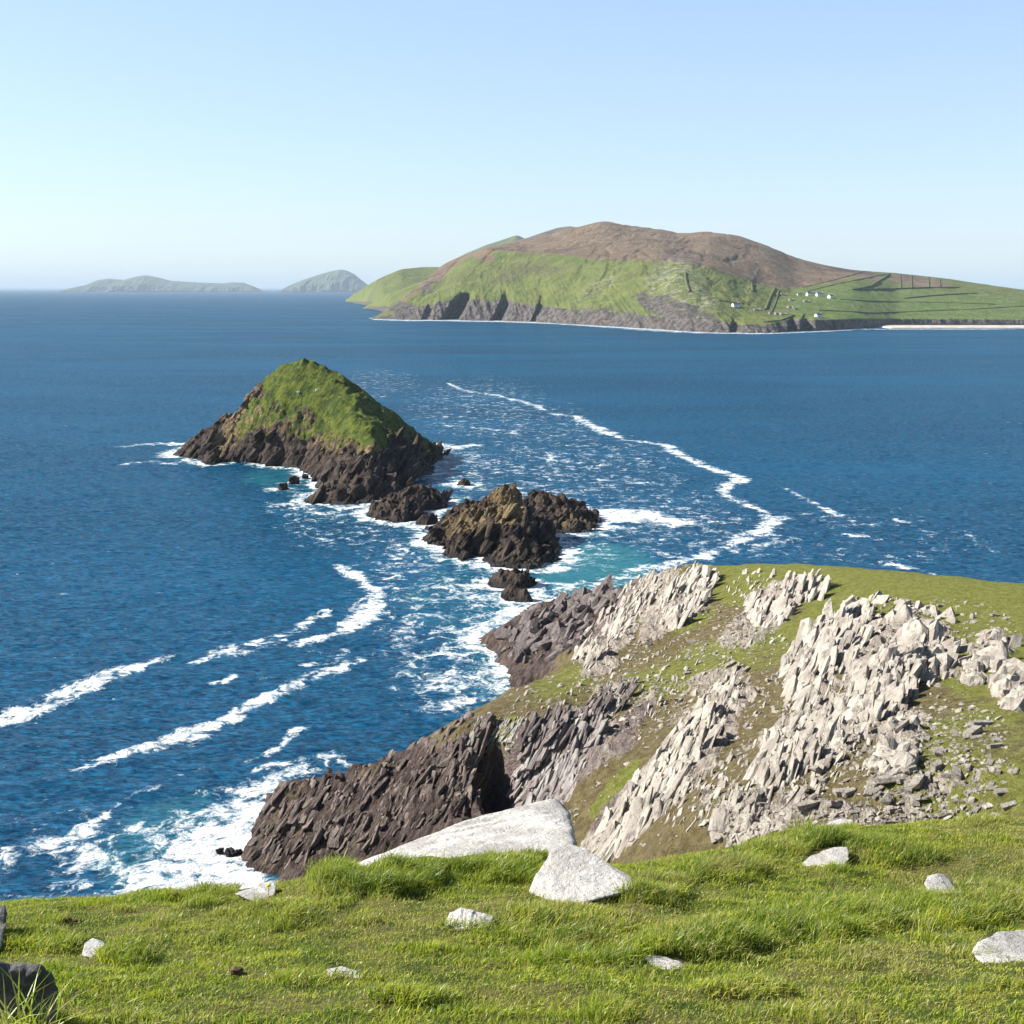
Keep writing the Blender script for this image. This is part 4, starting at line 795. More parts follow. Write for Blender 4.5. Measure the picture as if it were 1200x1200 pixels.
dR = np.array([18, 90, 200, 450, 650, 800, 950, 1100, 1250, 1350, 1450, 1450, 1450, 1450, 1400, 1350, 1250, 1200, 1150, 1150, 1150, 1100, 1100, 900, 800, 600, 350.])
def island_patch(K, rows_py, rows_off, wat, cols, vs, curve=None, amp=1.0, cliffcurve=True):
    px = np.linspace(K[0], K[-1], cols)
    W_ = np.interp(px, K, wat); 
    def sm(a):
        b = np.interp(px, K, a); k = np.hanning(41); k /= k.sum(); return np.convolve(np.pad(b, 20, 'edge'), k, 'valid')
    Yw = (0 - H0) / ray(px, sm(wat))[1]
    rows = [at_z(px, sm(wat), 0.0)]
    for pyr, off in zip(rows_py, rows_off):
        rows.append(at_y(px, sm(pyr), Yw + sm(off)))
    back = rows[-1].copy(); back[:, 1] += 0.6 * (rows[-1][:, 1] - rows[0][:, 1]) + 40; back[:, 0] *= back[:, 1] / rows[-1][:, 1]; back[:, 2] = -10
    under = rows[0].copy(); under[:, 2] = -8; under[:, 1] -= 6
    rows = [under] + rows + [back]
    Rw = np.array(rows)                      # nrow, cols, 3
    out = []; vv = []
    for k in range(len(Rw) - 1):
        n = vs[k]
        t = np.linspace(0, 1, n, endpoint=(k == len(Rw) - 2))
        # catmull-rom in height for soft joints
        p0 = Rw[max(k - 1, 0)]; p1 = Rw[k]; p2 = Rw[k + 1]; p3 = Rw[min(k + 2, len(Rw) - 1)]
        for tt in t:
            lin = p1 * (1 - tt) + p2 * tt
            if k >= 3 and k < len(Rw) - 2:
                bulge = math.sin(math.pi * tt) * 0.04 * (p2[:, 2] - p1[:, 2]); lin = lin.copy(); lin[:, 2] += bulge
            out.append(lin); vv.append(np.full(cols, k - 1 + tt))
    return np.array(out), np.array(vv), px
PI_, VI, pxi = island_patch(K, [clf, brk, ridge], [dC, dB, dR], wat, 1500, [3, 34, 110, 110, 20])
X, Y, Z = PI_[..., 0], PI_[..., 1], PI_[..., 2]
colpx = np.broadcast_to(pxi, X.shape)
band = sstep(-.3, .15, VI) * sstep(2.0, .9, VI); upper = sstep(.9, 1.5, VI) * sstep(3.2, 2.8, VI)
scale_ = sstep(436, 500, colpx)
g1 = fbm(np.stack([X * .012, Z * .006, 0 * X], -1), 5, ridged=True, gain=.6); g2 = fbm(np.stack([X * .045 + Z * .015, Z * .012, 0 * X + 4], -1), 4, ridged=True, gain=.6)
west = sstep(960, 860, colpx)
dYc = -(26 * (g1 - .4) + 13 * (g2 - .4)) * band * scale_ * (0.35 + 0.65 * west)
for cx_, w_, d_, slant in ((527, 9, 120, 26), (583, 6, 55, 18), (626, 4, 26, 16), (860, 6, 26, 6), (928, 5, 26, 4), (945, 6, 30, 4), (500, 5, 30, 8)):
    cc = cx_ + slant * np.clip(VI, 0, 1.4) * .6
    dYc += d_ * np.exp(-((colpx - cc) / w_) ** 4) * sstep(-.4, 0.0, VI) * sstep(1.22, .95, VI) * scale_
Y2 = Y + dYc
h1 = fbm(np.stack([X, Y, 0 * X], -1) * .0035, 5); h2 = fbm(np.stack([X, Y, 0 * X], -1) * .02 + 5, 4)
gl = fbm(np.stack([X * .010 - Y * .002, Y * .0022, 0 * X + 2], -1), 4, ridged=True)
Z2 = Z + (7 * h1 + 2.0 * h2 - 4 * sstep(.45, .9, gl)) * upper * scale_ * (.35 + .65 * west) + 3.0 * h2 * band * west
Z2 = np.where(VI < -.05, Z, Z2)
PI_ = np.stack([X, Y2, Z2], -1)
a, b = colpx, proj(np.stack([X, Y, Z], -1))[1]
heath = sstep(1.93, 2.02, VI) * sstep(1000, 985, colpx + 0 * X) 
heath = np.maximum(heath, blobs(a, b, [(568, 300, 14, 7, 0, .75), (1078, 330, 44, 7, -8, .75), (1010, 322, 30, 6, -10, .7), (640, 318, 50, 8, 0, .45), (570, 320, 20, 12, 0, .4), (850, 335, 60, 12, -15, .35)]))
rocky = np.clip(sstep(1.12, .70, VI), 0, 1); rocky = np.maximum(rocky, blobs(a, b, [(800, 368, 70, 18, -20, .62), (560, 360, 90, 12, 0, .55), (480, 365, 40, 12, -20, .7), (505, 335, 8, 22, -45, .45), (720, 370, 60, 10, -10, .55)]))
field = sstep(895, 950, colpx + 0 * X) * sstep(2.0, 1.7, VI)
stone = blobs(a, b, [(790, 335, 34, 40, -30, .9), (700, 335, 30, 12, 40, .6), (815, 360, 24, 26, -40, 1)])
fi = grid_faces(*X.shape)
parts = [(PI_, fi, heath, rocky, field, stone)]
def side_patch(K, rd, wt, dR_, seed, heath_v=0.0, cl=None):
    K = np.array(K, float); rd = np.array(rd, float); wt = np.array(wt, float)
    cl_ = np.array(cl, float) if cl else wt - (wt - rd) * .35
    dr = np.array(dR_, float)
    Pp, V_, pxx = island_patch(K, [cl_, rd], [dr * .12, dr], wt, 420, [3, 16, 60, 12])
    Xp, Yp, Zp = Pp[..., 0], Pp[..., 1], Pp[..., 2]
    nn = fbm(np.stack([Xp * .006, Zp * .004, 0 * Xp + seed], -1), 4, ridged=True)
    Yp = Yp - 50 * (nn - .4) * sstep(-.2, .2, V_) * sstep(1.9, .9, V_)
    Zp = Zp + 6 * fbm(np.stack([Xp, Yp, 0 * Xp], -1) * .004 + seed, 4) * sstep(.3, .8, V_) * sstep(2.1, 1.8, V_)
    return (np.stack([Xp, Yp, Zp], -1), grid_faces(*Xp.shape), 0 * Xp + heath_v, np.clip(sstep(1.1, .75, V_), 0, 1), 0 * Xp, 0 * Xp)
parts.append(side_patch([405, 415, 425, 445, 470, 495, 520, 545], [352, 344, 338, 326, 315.5, 313, 313, 318], [353.5, 355.5, 357, 361, 362, 362, 362, 362], [40, 150, 260, 500, 700, 800, 800, 700], 1, cl=[353, 353, 353, 354, 352, 352, 352, 352]))
parts.append(side_patch([425, 437, 455, 480, 505, 530], [361, 354, 345, 335, 326, 322], [361.5, 363, 367, 369, 370, 370], [40, 100, 250, 400, 500, 500], 5, cl=[361, 359, 359, 358, 358, 358]))
parts.append(side_patch([520, 543, 570, 595, 606, 613, 640, 670], [313, 298, 287, 279, 275, 279, 286, 292], [345] * 8, [500, 600, 700, 800, 800, 800, 800, 800], 8, .2))
parts.append(side_patch([590, 617, 640, 655, 667, 677, 700, 730], [286, 279, 271, 266.5, 265, 266.5, 272, 285], [347] * 8, [500, 600, 700, 800, 800, 800, 800, 800], 12, .95))
Vs, Fs, at_ = [], [], [[], [], [], []]; base = 0
for p in parts:
    Vs.append(p[0].reshape(-1, 3)); Fs.append(p[1] + base); base += Vs[-1].shape[0]
    for k in range(4): at_[k].append(p[2 + k].ravel())
Vs = np.concatenate(Vs); Fs = np.concatenate(Fs)
me = mesh_from('island', Vs, Fs, M_island, True, dict(zip(('heath', 'rock', 'field', 'stone'), [np.concatenate(q) for q in at_])))
o = link('island', me); thing(o, 'large island with green cliffs, brown heather summit and fields on its right', 'island')
T_isl = bvh_of(PI_[:, :, :], fi)
def isl(x, y): 
    h = shoot(T_isl, x, y)[0]; return None if h is None else h
# beach
bx = np.linspace(1012, 1420, 120); rows = []
for pyv, zv in ((386.0, -1.5), (385, 0.0), (383.2, 1.2), (381.6, 2.0), (380.2, 2.4), (379.8, 4)):
    taper = np.clip((bx - 1012) / 30, 0, 1)
    rows.append(at_z(bx, 380.5 + (pyv - 380.5) * taper, zv if zv <= 0 else zv))
kind(link('beach', mesh_from('beach', np.array(rows), grid_faces(6, 120), M_sand)), 'structure')
# field banks
def bank(pts, w, hgt, label, n=40, mat=None):
    pts = np.array(pts, float); t = np.linspace(0, 1, n) * (len(pts) - 1); xs = np.interp(t, range(len(pts)), pts[:, 0]); ys = np.interp(t, range(len(pts)), pts[:, 1])
    L_ = [isl(x, y) for x, y in zip(xs, ys)]; L_ = [np.array(q) for q in L_ if q is not None]
    if len(L_) < 3: return
    L_ = np.array(L_); d = np.gradient(L_, axis=0); d[:, 2] = 0; d /= np.linalg.norm(d, axis=1)[:, None] + 1e-9; nrm = np.stack([-d[:, 1], d[:, 0], 0 * d[:, 0]], -1)
    jag = (hgt * .65 * (.75 + .5 * rng.uniform(size=len(L_))))[:, None] * np.array([0, 0, 1])
    prof = [L_ - nrm * w / 2 - [0, 0, 2], L_ - nrm * w * .35 + jag, L_ + nrm * w * .35 + jag, L_ + nrm * w / 2 - [0, 0, 2]]
    o = link('field_bank', mesh_from('field_bank', np.array(prof), grid_faces(4, len(L_)), mat or M_bank)); thing(o, label, 'field bank', 'field banks on the island')
bank([(941, 337), (970, 330), (1000, 322), (1013, 318)], 3.4, 1.8, 'upper dark bank curving up from the white houses towards the skyline')
bank([(945, 342), (980, 333), (1010, 327), (1040, 321)], 3.4, 1.8, 'lower dark bank curving up from the white houses towards the skyline')
bank([(1000, 340), (1020, 336), (1036, 326), (1042, 321)], 5, 4, 'short steep bank curving up to the skyline right of the village')
bank([(985, 351), (1020, 353), (1060, 354), (1100, 354.5), (1175, 357)], 3, 1.8, 'long level bank across the fields right of the white houses')
bank([(960, 364), (990, 365), (1020, 367), (1050, 366), (1100, 364), (1150, 362), (1200, 359)], 3.4, 1.8, 'lowest long bank above the beach cliffs')
bank([(1060, 350), (1090, 347), (1120, 345), (1145, 344)], 4, 3, 'faint short bank in the right-hand fields')
bank([(1010, 340), (1050, 339), (1090, 337.5), (1125, 337.5)], 5, 4, 'bank along the lower edge of the brown field strips')
for k, (x, y0, y1) in enumerate([(1055, 322, 337), (1068, 322.5, 339), (1088, 325, 337), (1101, 327, 336)]):
    bank([(x, y0), (x + 1, y1)], 3, 1.6, ['first', 'second', 'third', 'fourth'][k] + ' from the left of the upright banks between brown field strips', 14)
bank([(897, 363), (902, 350), (908, 338)], 6, 3, 'left hedge of the steep double line by the village'); bank([(904, 366), (909, 355), (913, 340)], 3, 1.8, 'right hedge of the steep double line by the village')
bank([(803, 320), (804, 330), (808, 342)], 6, 3, 'dark bank at the top of the stony slope'); bank([(881, 332), (882, 342)], 5, 3, 'short upright bank below the brown slope', 10)
bank([(895, 378), (915, 376), (930, 370)], 6, 3, 'curved bank above the cliffs below the village'); bank([(840, 352), (870, 356), (895, 360)], 4, 2.5, 'faint track bank near the lone white house')
# houses
def box(mn, mx):
    x0, y0, z0 = mn; x1, y1, z1 = mx
    V = np.array([(x, y, z) for z in (z0, z1) for y in (y0, y1) for x in (x0, x1)]); Fq = np.array([[0, 1, 3, 2][::-1], [4, 5, 7, 6], [0, 1, 5, 4], [1, 3, 7, 5], [3, 2, 6, 7], [2, 0, 4, 6]]); return V, Fq
def house(x, y, L_, D_, Hh, rz, label, chim=2):
    h = isl(x, y)
    if h is None: return
    e = bpy.data.objects.new('cottage', None); COL.objects.link(e); e.location = h + Vector((0, 0, -.5)); e.rotation_euler = (0, 0, rz); thing(e, label, 'house', 'white cottages on the island')
    hl, hd = L_ / 2, D_ / 2; rh = D_ * .42
    V = np.array([(-hl, -hd, -2), (hl, -hd, -2), (hl, hd, -2), (-hl, hd, -2), (-hl, -hd, Hh), (hl, -hd, Hh), (hl, hd, Hh), (-hl, hd, Hh), (-hl, 0, Hh + rh), (hl, 0, Hh + rh)])
    link('wall', mesh_from('wall', V, [np.array([[0, 1, 5, 4], [2, 3, 7, 6], [0, 3, 2, 1]]), np.array([[1, 2, 6, 9, 5], [3, 0, 4, 8, 7]])], M_wall, False), e)
    o_ = .25; V = np.array([(-hl - o_, -hd - o_, Hh - .1), (hl + o_, -hd - o_, Hh - .1), (hl + o_, 0, Hh + rh + .1), (-hl - o_, 0, Hh + rh + .1), (hl + o_, hd + o_, Hh - .1), (-hl - o_, hd + o_, Hh - .1)]); V2 = V + [0, 0, .3]
    rf = link('roof', mesh_from('roof', np.concatenate([V, V2]), [np.array([[6, 7, 8, 9], [9, 8, 10, 11], [0, 3, 2, 1], [3, 5, 4, 2], [0, 1, 7, 6], [4, 5, 11, 10], [1, 2, 8, 7], [2, 4, 10, 8], [5, 3, 9, 11], [3, 0, 6, 9]])], M_slate, False), e)
    for s_ in ([-1, 1] if chim == 2 else [1] * chim):
        V, Fq = box((s_ * (hl - .8) - .6, -.5, Hh + rh * .7), (s_ * (hl - .8) + .6, .5, Hh + rh + 1.3)); link('chimney', mesh_from('chimney', V, Fq, M_wall, False), rf)
    nw = 3 if L_ > 10 else 2
    for k in range(nw):
        xx = -hl + L_ * (k + .5) / nw
        if k == 1 and nw == 3: V, Fq = box((xx - .6, -hd - .06, -.5), (xx + .6, -hd - .003, 2.2)); link('door', mesh_from('door', V, Fq, M_slate, False), e)
        else: V, Fq = box((xx - .6, -hd - .06, 1.1), (xx + .6, -hd - .003, 2.3)); link('window', mesh_from('window', V, Fq, M_glass, False), e)
house(949, 346.5, 14, 7.5, 4.4, .35, 'larger white cottage, leftmost of the three in a row'); house(960.5, 347, 14, 7.5, 4.2, .3, 'middle white cottage of the three in a row'); house(973, 349.5, 11, 7.5, 4.8, .75, 'rightmost white cottage of the row, gable towards the sea')
house(937, 346, 10, 5, 2.5, .2, 'low white shed left of the row of three cottages', 0); house(862, 359, 13, 7, 3.6, .5, 'lone white house on the slope left of the village', 1); house(959, 371.5, 13, 7, 3.8, .6, 'small white house just above the cliff edge', 1)
def ruin(x, y, L_, D_, rz, label):
    h = isl(x, y)
    if h is None: return
    V = []; Fq = []; b_ = 0; t = .7; r_ = np.random.default_rng(int(x)); e = []
    for (mn, mx) in (((-L_ / 2, -D_ / 2, -2), (L_ / 2, -D_ / 2 + t, 1.8)), ((-L_ / 2, D_ / 2 - t, -2), (L_ / 2, D_ / 2, 2.0)), ((-L_ / 2, -D_ / 2 + t, -2), (-L_ / 2 + t, D_ / 2 - t, 3.6)), ((L_ / 2 - t, -D_ / 2 + t, -2), (L_ / 2, D_ / 2 - t, 3.2))):
        v, f = box(mn, mx); v = v + r_.normal(size=v.shape) * .12; V.append(v); Fq.append(f + b_); b_ += 8
    o = link('ruined_cottage', mesh_from('ruined_cottage', np.concatenate(V), np.concatenate(Fq), M_ruin, False)); o.location = h; o.rotation_euler = (0, 0, rz); thing(o, label, 'ruin', 'roofless stone ruins on the island')
for x, y, a_, lab in [(887, 364, .3, 'grey ruin by itself left of the double hedge'), (926, 361, .5, 'pair-wall stone ruin at the village centre, upper one'), (931, 362, .9, 'stone ruin touching the upper central one on its right'), (905, 368, .2, 'low ruin at the foot of the double hedge'), (911, 368.5, .6, 'middle ruin of the row at the foot of the double hedge'), (918, 369, .4, 'right ruin of the row at the foot of the double hedge'), (945, 354, .3, 'ruin under the row of white cottages'), (918, 346, .3, 'small ruin left of the low white shed'), (927, 352, .7, 'ruin between the shed and the central ruins')]:
    ruin(x, y, 12, 6, a_, lab)
# ------------------------------------------------------------------ far islands
def far_island(K, rd, wt, label, seed):
    K = np.array(K, float); px = np.linspace(K[0], K[-1], 600); rd_ = np.interp(px, K, rd); w_ = np.full(px.shape, wt)
    Yw = (0 - H0) / ray(px, w_)[1]; base_ = at_z(px, w_, 0.0); hw = np.clip((w_ - rd_) / 6, .05, 1.5)
    top = at_y(px, rd_, Yw + 600 * hw); clf_ = at_y(px, w_ - (w_ - rd_) * .45, Yw + 130 * hw); back = top.copy(); back[:, 1] += 900 * hw; back[:, 2] = -10
    und = base_.copy(); und[:, 2] = -20
    out = []
    for A, B_, n in ((und, base_, 2), (base_, clf_, 16), (clf_, top, 26), (top, back, 12)):
        for t in np.linspace(0, 1, n, endpoint=False): out.append(A * (1 - t) + B_ * t)
    P = np.array(out); v = np.linspace(0, 1, len(P))[:, None] * np.ones(600)
    nn = fbm(np.stack([P[..., 0] * .0022, P[..., 2] * .001, 0 * P[..., 0] + seed], -1), 5, ridged=True, gain=.6)
    P[..., 1] -= 420 * (nn - .4) * sstep(.02, .1, v) * sstep(.8, .6, v) 
    P[..., 2] += 14 * fbm(P * .0012 + seed, 4) * sstep(.1, .3, v) * sstep(.8, .7, v)
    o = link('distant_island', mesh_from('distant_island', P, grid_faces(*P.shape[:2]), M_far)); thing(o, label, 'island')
far_island([70, 85, 100, 115, 128, 145, 160, 172, 185, 200, 230, 262, 270, 285, 296, 300], [341.5, 337, 334, 328, 326.5, 328, 324, 322.5, 325, 329, 331, 332, 331, 331, 335, 341.5], 342.2, 'long low island on the far left horizon, blue with haze', 3)
far_island([326, 340, 355, 370, 385, 398, 405, 415, 422, 430, 440], [341.5, 334, 328, 323, 318.5, 316, 316.5, 321, 327, 333, 341.5], 342.5, 'steep-sided hazy island just left of the large green one', 9)
# ------------------------------------------------------------------ sea
rows_px = np.concatenate([np.arange(1330, 345, -1.15), np.arange(345, 338.5, -.5), [338.2, 338, 337.8, 337.6, 337.45]])
Yr = (0 - H0) / ray(600, rows_px)[1]
SA = np.concatenate([np.linspace(-180, -30, 26)[:-1], np.linspace(-30, -23.6, 8)[:-1], np.arange(-23.6, 23.6, .052), np.linspace(23.6, 30, 8), np.linspace(30, 180, 26)[1:-1]])
# within the view use lines of constant Y, outside use radius: blend via radius = Y / cos(angle) clipped
ca = np.cos(np.radians(SA)); rad_f = 1 / np.maximum(ca, math.cos(R(30)))
RR, AAx = np.meshgrid(Yr, np.arange(len(SA)), indexing='ij')
SX = RR * rad_f[None] * np.sin(np.radians(SA))[None]; SY = RR * rad_f[None] * ca[None]
SP = np.stack([SX, SY, 0 * SX], -1)
spx, spy = proj(SP)
inv = (np.abs(SA)[None] < 26) & (SY < 1500)
idx = np.nonzero(inv & (SY < 1100)); q = np.stack([SX[idx], SY[idx]], -1)
sect = q.copy()
foam = np.zeros(len(q)); aqua = np.zeros(len(q))
# streaks: polylines (picture points laid on the water plane), half width in metres
STREAKS = [([(-40, 868), (0, 848), (60, 822), (120, 795), (160, 782), (208, 767)], [2.4, 2.6, 3.4, 3.6, 2.6, 1.0], .95),
      ([(228, 776), (270, 762), (310, 752), (350, 737), (380, 717)], [1.2, 2.2, 2.0, 2.4, 1.8], .85), ([(268, 770), (300, 763), (335, 748)], [.8, 1.2, 1.0], .7),
      ([(393, 662), (405, 668), (425, 680), (443, 697), (430, 722), (400, 742), (360, 752), (350, 757)], [1.2, 2.2, 3.0, 3.4, 3.2, 3.0, 2.2, .8], .95), ([(340, 755), (370, 765), (395, 770), (405, 762)], [.8, 1.3, 1.2, .8], .6),
      ([(86, 901), (150, 882), (220, 860), (270, 842), (310, 818), (345, 802), (380, 788), (424, 775)], [1.4, 2.0, 2.4, 2.6, 2.6, 2.6, 2.0, 1.2], .95), ([(340, 780), (370, 778), (420, 776)], [.8, 1.2, .8], .5),
      ([(243, 803), (260, 798), (276, 792)], [.9, 1.5, .8], .85), ([(284, 894), (310, 886), (330, 873), (345, 858), (392, 846)], [.7, .7, .8, .6, .6], .7),
      ([(-20, 1030), (15, 1000), (60, 985), (100, 970), (122, 955)], [1.5, 1.6, 1.8, 1.8, 1.2], .8), ([(105, 992), (130, 985), (155, 972), (175, 958)], [2, 2, 1.8, 1], .85), ([(120, 1000), (170, 1004), (195, 990)], [1.0, 1.2, 1], .7), ([(55, 1062), (75, 1030), (100, 1000)], [1.2, 1.6, 1.2], .7), ([(-20, 1050), (40, 1052), (70, 1040), (105, 1036)], [1.2, 1.5, 1.4, 1], .75),
      ([(180, 1045), (215, 1000), (250, 960), (300, 930), (340, 905), (385, 888)], [5, 8, 7, 5, 3, 2], .85), ([(240, 1050), (260, 1015), (285, 985), (300, 950)], [9, 8, 5, 3], 1.15), ([(150, 935), (200, 912), (240, 900)], [.6, .9, .5], .5), ([(300, 905), (350, 890), (400, 893), (420, 898)], [1.2, 1.5, 1.2, .8], .7),
      ([(524, 449), (545, 458), (580, 463), (610, 470), (632, 477), (638, 481)], [1.8, 3, 3, 3, 4, 2], .85), ([(648, 485), (675, 488), (690, 497), (712, 508), (728, 513)], [3, 3.2, 3.5, 4.5, 2.5], .9), ([(728, 515), (755, 518), (780, 522), (795, 532), (815, 542), (838, 551), (862, 558), (873, 566)], [1.6, 2.2, 2.6, 3, 3.2, 3.6, 4, 2], .95),
      ([(862, 562), (850, 572), (850, 582), (872, 590), (890, 598), (908, 608), (897, 620), (868, 632), (845, 643), (815, 655), (785, 662), (740, 668)], [3, 3, 2.4, 2.4, 2.8, 3.2, 3.4, 3.2, 3, 3, 3, 2], .92), ([(860, 645), (890, 640), (912, 632)], [2, 2.5, 1.5], .6),
      ([(512, 499), (540, 499), (560, 502), (600, 505), (612, 515)], [2.5, 3, 3, 4, 2], .62), ([(618, 530), (640, 530), (650, 545), (655, 560), (645, 563)], [2, 3, 3.5, 3, 1.5], .62),
      ([(920, 573), (945, 585), (965, 597), (1000, 611)], [1.6, 1.5, 1.8, 1.4], .72), ([(990, 626), (1015, 630), (1045, 636)], [1.2, 1.8, 1.2], .7), ([(1036, 658), (1048, 662), (1075, 668), (1095, 673)], [2.2, 2.4, 1.6, 1], .85), ([(1048, 608), (1065, 613), (1085, 624)], [1, 1.5, 1], .6), ([(1130, 626), (1145, 634), (1165, 648)], [1.5, 2.2, 1.2], .65),
      ([(690, 600), (720, 603), (750, 606), (790, 612)], [8, 13, 12, 6], 1.1), ([(650, 660), (700, 640), (740, 622)], [3, 4, 3], .6), ([(505, 520), (530, 525), (555, 522)], [5, 6, 4], .85), ([(135, 524), (170, 521), (215, 520)], [3, 5, 4], .8), ([(148, 544), (175, 541), (205, 543)], [2.5, 3, 3], .7), ([(192, 530), (215, 532), (225, 540)], [3, 5, 4], .75),
      ([(480, 770), (530, 765), (580, 770), (600, 785)], [6, 9, 9, 5], .72), ([(480, 790), (530, 800), (580, 800), (600, 795)], [4, 6, 7, 4], .72), ([(500, 835), (520, 828), (545, 818)], [1.5, 3, 2.5], .75), ([(530, 848), (545, 845)], [1.5, 1.5], .6),
      ([(440, 620), (470, 650), (500, 665)], [5, 5, 5], .55), ([(400, 610), (430, 625), (470, 640)], [6, 6, 6], .42), ([(520, 690), (560, 700), (600, 715), (560, 730)], [8, 9, 8, 8], .58), ([(600, 700), (650, 690), (700, 685), (760, 672)], [8, 7, 5, 3], .72), ([(330, 590), (370, 600), (420, 605)], [6, 8, 6], .6), ([(430, 660), (460, 655)], [2, 3], .5), ([(600, 650), (680, 660), (720, 650)], [6, 8, 5], .5)]
for pts, ws, wt_ in STREAKS:
    W3 = at_z(np.array([p[0] for p in pts]), np.array([p[1] for p in pts]), 0.0)[:, :2]
    mn = W3.min(0) - 30; mx = W3.max(0) + 30
    m = np.nonzero((q[:, 0] > mn[0]) & (q[:, 0] < mx[0]) & (q[:, 1] > mn[1]) & (q[:, 1] < mx[1]))[0]
    qq = q[m]; best = np.full(len(m), 9.0)
    jj = 2.0 * fbm(np.concatenate([qq * .16, 0 * qq[:, :1]], 1), 4); wm = 1.08 + .65 * perlin(np.concatenate([qq * .05, 0 * qq[:, :1] + 8], 1))
    for k in range(len(pts) - 1):
        A, B_ = W3[k], W3[k + 1]; ab = B_ - A; t = np.clip(((qq - A) @ ab) / (ab @ ab), 0, 1)
        d = np.linalg.norm(qq - (A + t[:, None] * ab), axis=1) + jj; w_ = ws[k] * (1 - t) + ws[k + 1] * t
        best = np.minimum(best, d / (w_ * .80 * wm))
    foam[m] = np.maximum(foam[m], wt_ * (1 - sstep(.1, 2.3, best))); aqua[m] = np.maximum(aqua[m], .30 * wt_ * (max(ws) > 3.9) * (1 - sstep(.5, 3.2, best)))
# mottled surf between the rocks
BL = [(560, 480, 90, 40, 0, .32), (540, 550, 60, 30, 0, .46), (650, 580, 130, 70, 0, .40), (520, 700, 110, 90, 0, .46), (400, 600, 80, 50, 0, .42), (640, 520, 80, 50, 0, .33), (800, 620, 90, 50, 0, .42), (130, 1000, 140, 60, 0, .42), (540, 780, 90, 70, 0, .42), (560, 820, 60, 40, 0, .38), (900, 640, 60, 20, 0, .30), (1000, 630, 140, 40, 0, .22), (440, 450, 60, 20, 0, .26), (720, 560, 90, 50, 0, .35)]
foam = np.maximum(foam, blobs(spx[idx], spy[idx], BL)); 
aqua = np.maximum(aqua, blobs(spx[idx], spy[idx], [(700, 670, 90, 40, 0, .95), (560, 700, 120, 60, 0, .6), (400, 590, 80, 30, 0, .55), (200, 990, 110, 70, 20, .7), (540, 790, 90, 50, 0, .5), (330, 560, 60, 14, 0, .7), (750, 610, 70, 20, 0, .5)]))
# shoreline of the headland from its own heights
hm = (np.abs(PH[..., 2]) < .5) & (PH[..., 1] > 118); hp = PH[hm][:, :2]; hp = hp[np.random.default_rng(1).choice(len(hp), min(500, len(hp)), replace=False)]; LANDPTS.append(hp)
for lp in LANDPTS:
    mn = lp.min(0) - 16; mx = lp.max(0) + 16
    m = np.nonzero((q[:, 0] > mn[0]) & (q[:, 0] < mx[0]) & (q[:, 1] > mn[1]) & (q[:, 1] < mx[1]))[0]
    for k in range(0, len(m), 40000):
        mm = m[k:k + 40000]; d2 = ((q[mm][:, None] - lp[None]) ** 2).sum(-1).min(1); d = np.sqrt(d2)
        nz = perlin(np.concatenate([q[mm] * .07, 0 * q[mm][:, :1]], 1))
        foam[mm] = np.maximum(foam[mm], (.95 + .35 * nz) * (1 - sstep(.8, 8.5 + 5 * nz, d))); aqua[mm] = np.maximum(aqua[mm], .7 * (1 - sstep(2, 14, d)))
FO = np.zeros(SX.shape); AQ = np.zeros(SX.shape); FO[idx] = foam; AQ[idx] = aqua
# surf line under the great island
wl = at_z(np.linspace(440, 1010, 300), np.interp(np.linspace(440, 1010, 300), K, wat) + .4, 0.0)
idc = np.nonzero((SY > 1500) & (SY < 3200) & (np.abs(SA)[None] < 26))
dpx = spy[idc] - np.interp(spx[idc], K, wat); nz = fbm(np.stack([SX[idc] * .01, SY[idc] * .004, 0 * SX[idc]], -1), 3)
FO[idc] = np.where((spx[idc] > 436) & (spx[idc] < 1015), .95 * sstep(2.0 + 2.2 * nz, .3, np.abs(dpx - .2)), 0)
FO[idc] = np.maximum(FO[idc], blobs(spx[idc], spy[idc], [(445, 373, 14, 1.6, 0, .9), (435, 362, 12, 1.5, 0, .9), (780, 388, 60, 1.2, -3, .7), (1090, 386, 110, .8, 0, .8)]))
# swell
amp_ = sstep(1400, 500, SY) * (np.abs(SA)[None] < 30)
m = np.nonzero(amp_ > 0.01)
qx = SX[m]; qy = SY[m]
wv = fbm(np.stack([(qx * .96 + qy * .2) * .10, (qy * .98 - qx * .2) * .21, 0 * qx], -1), 4)
SP[..., 2][m] = amp_[m] * (0.9 * wv + 0.12 * FO[m])
o = link('sea', mesh_from('sea', SP, grid_faces(*SX.shape, True)[:, ::-1], M_sea, True, {'foam': FO, 'aqua': AQ})); kind(o, 'structure')
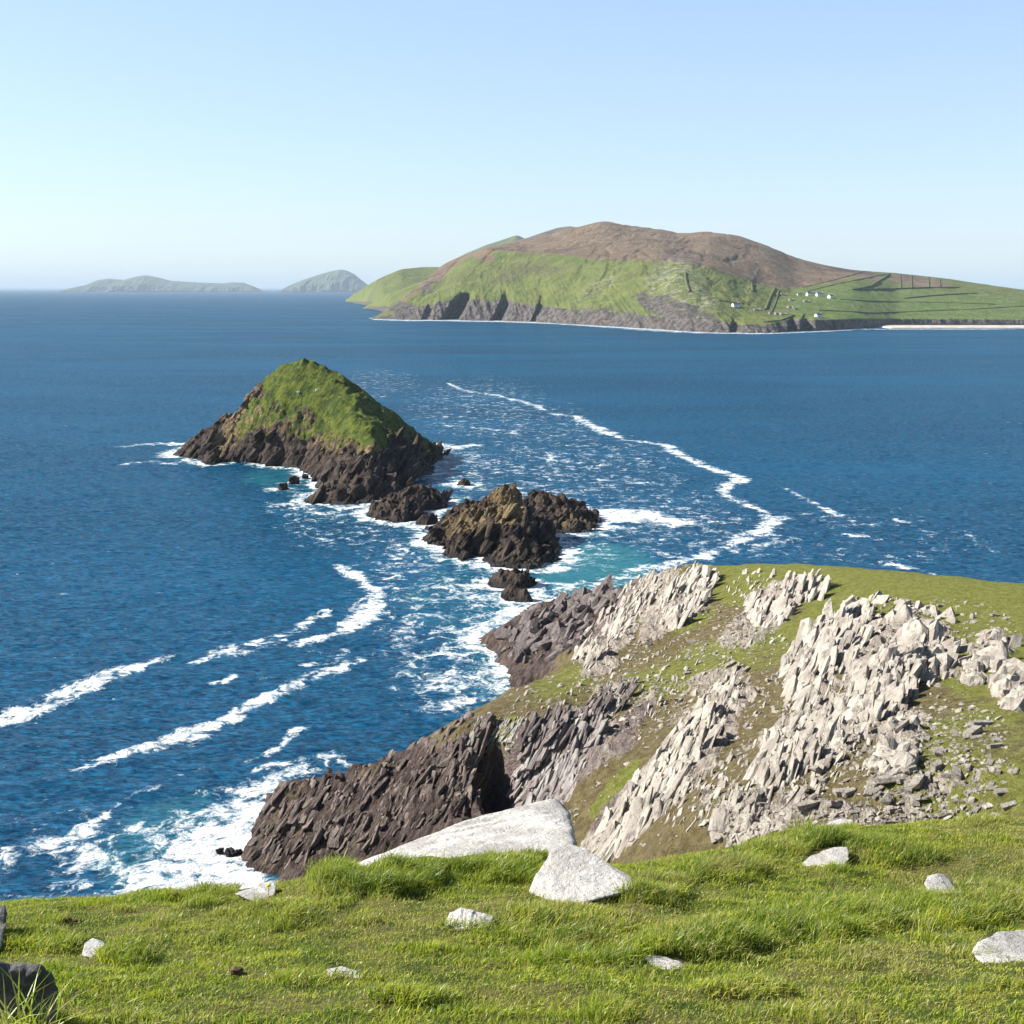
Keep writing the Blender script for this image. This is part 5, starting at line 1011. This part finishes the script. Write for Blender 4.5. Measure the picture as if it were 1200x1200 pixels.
# ------------------------------------------------------------------ haze, light, world
HZT = 420.0
V, Fq = box((-70000, -4000, -25), (70000, 62000, HZT))
nt = NT('haze'); om = nt.n('ShaderNodeOutputMaterial')
pv = nt.n('ShaderNodeVolumePrincipled', {'Color': (0.68, 0.85, 1.0, 1), 'Density': 3.3e-5, 'Anisotropy': 0.0}); nt.t.links.new(pv.outputs[0], om.inputs['Volume'])
o = link('haze', mesh_from('haze', V, Fq, nt.m, False)); kind(o, 'stuff')
SUN_AZ, SUN_EL = R(-80), R(35)         # azimuth from +Y, clockwise positive
sd = Vector((math.sin(SUN_AZ) * math.cos(SUN_EL), math.cos(SUN_AZ) * math.cos(SUN_EL), math.sin(SUN_EL)))
l = bpy.data.lights.new('sun', 'SUN'); l.energy = 5.0; l.angle = R(.53); l.color = (1, .955, .89)
lo = bpy.data.objects.new('sun', l); COL.objects.link(lo); lo.rotation_euler = sd.to_track_quat('Z', 'Y').to_euler()
w = bpy.data.worlds.new('World'); scn.world = w; nt = NT(w, True)
sky = nt.n('ShaderNodeTexSky', sky_type='NISHITA'); sky.sun_disc = False; sky.sun_elevation = SUN_EL; sky.sun_rotation = SUN_AZ
sky.altitude = 0; sky.air_density = 1.0; sky.dust_density = 0.4; sky.ozone_density = 1.3
# graded sky: horizon band compressed towards white, upper sky dimmed for deeper shadows
nrm = nt.n('ShaderNodeVectorMath', {0: sky.outputs[0], 1: (.171, .171, .171)}, operation='MULTIPLY').outputs[0]
gam = nt.n('ShaderNodeGamma', {'Color': nrm, 'Gamma': 0.58}).outputs[0]
low_sky = nt.n('ShaderNodeVectorMath', {0: gam, 1: (.85, .97, 1.17)}, operation='MULTIPLY').outputs[0]
zz = nt.n('ShaderNodeSeparateXYZ', {0: nt.n('ShaderNodeTexCoord').outputs['Generated']}).outputs[2]
up = nt.n('ShaderNodeVectorMath', {0: nrm, 1: (.5, .52, .55)}, operation='MULTIPLY').outputs[0]
skc = nt.mix(nt.ramp(zz, 0.24, 0.5), low_sky, up)
skc = nt.n('ShaderNodeVectorMath', {0: skc, 1: (5.0, 5.0, 5.0)}, operation='MULTIPLY').outputs[0]
bg = nt.n('ShaderNodeBackground', {'Color': skc, 'Strength': 0.10}); ow = nt.n('ShaderNodeOutputWorld', {'Surface': bg.outputs[0]})
vs = scn.view_settings; vs.view_transform = 'Standard'; vs.look = 'None'; vs.exposure = 0.95; vs.gamma = 1; vs.use_curve_mapping = False
scn.cycles.max_bounces = 6; scn.cycles.volume_bounces = 0; scn.cycles.sample_clamp_indirect = 4
scn.cycles.use_denoising = True
print('verts', sum(len(m.vertices) for m in bpy.data.meshes))
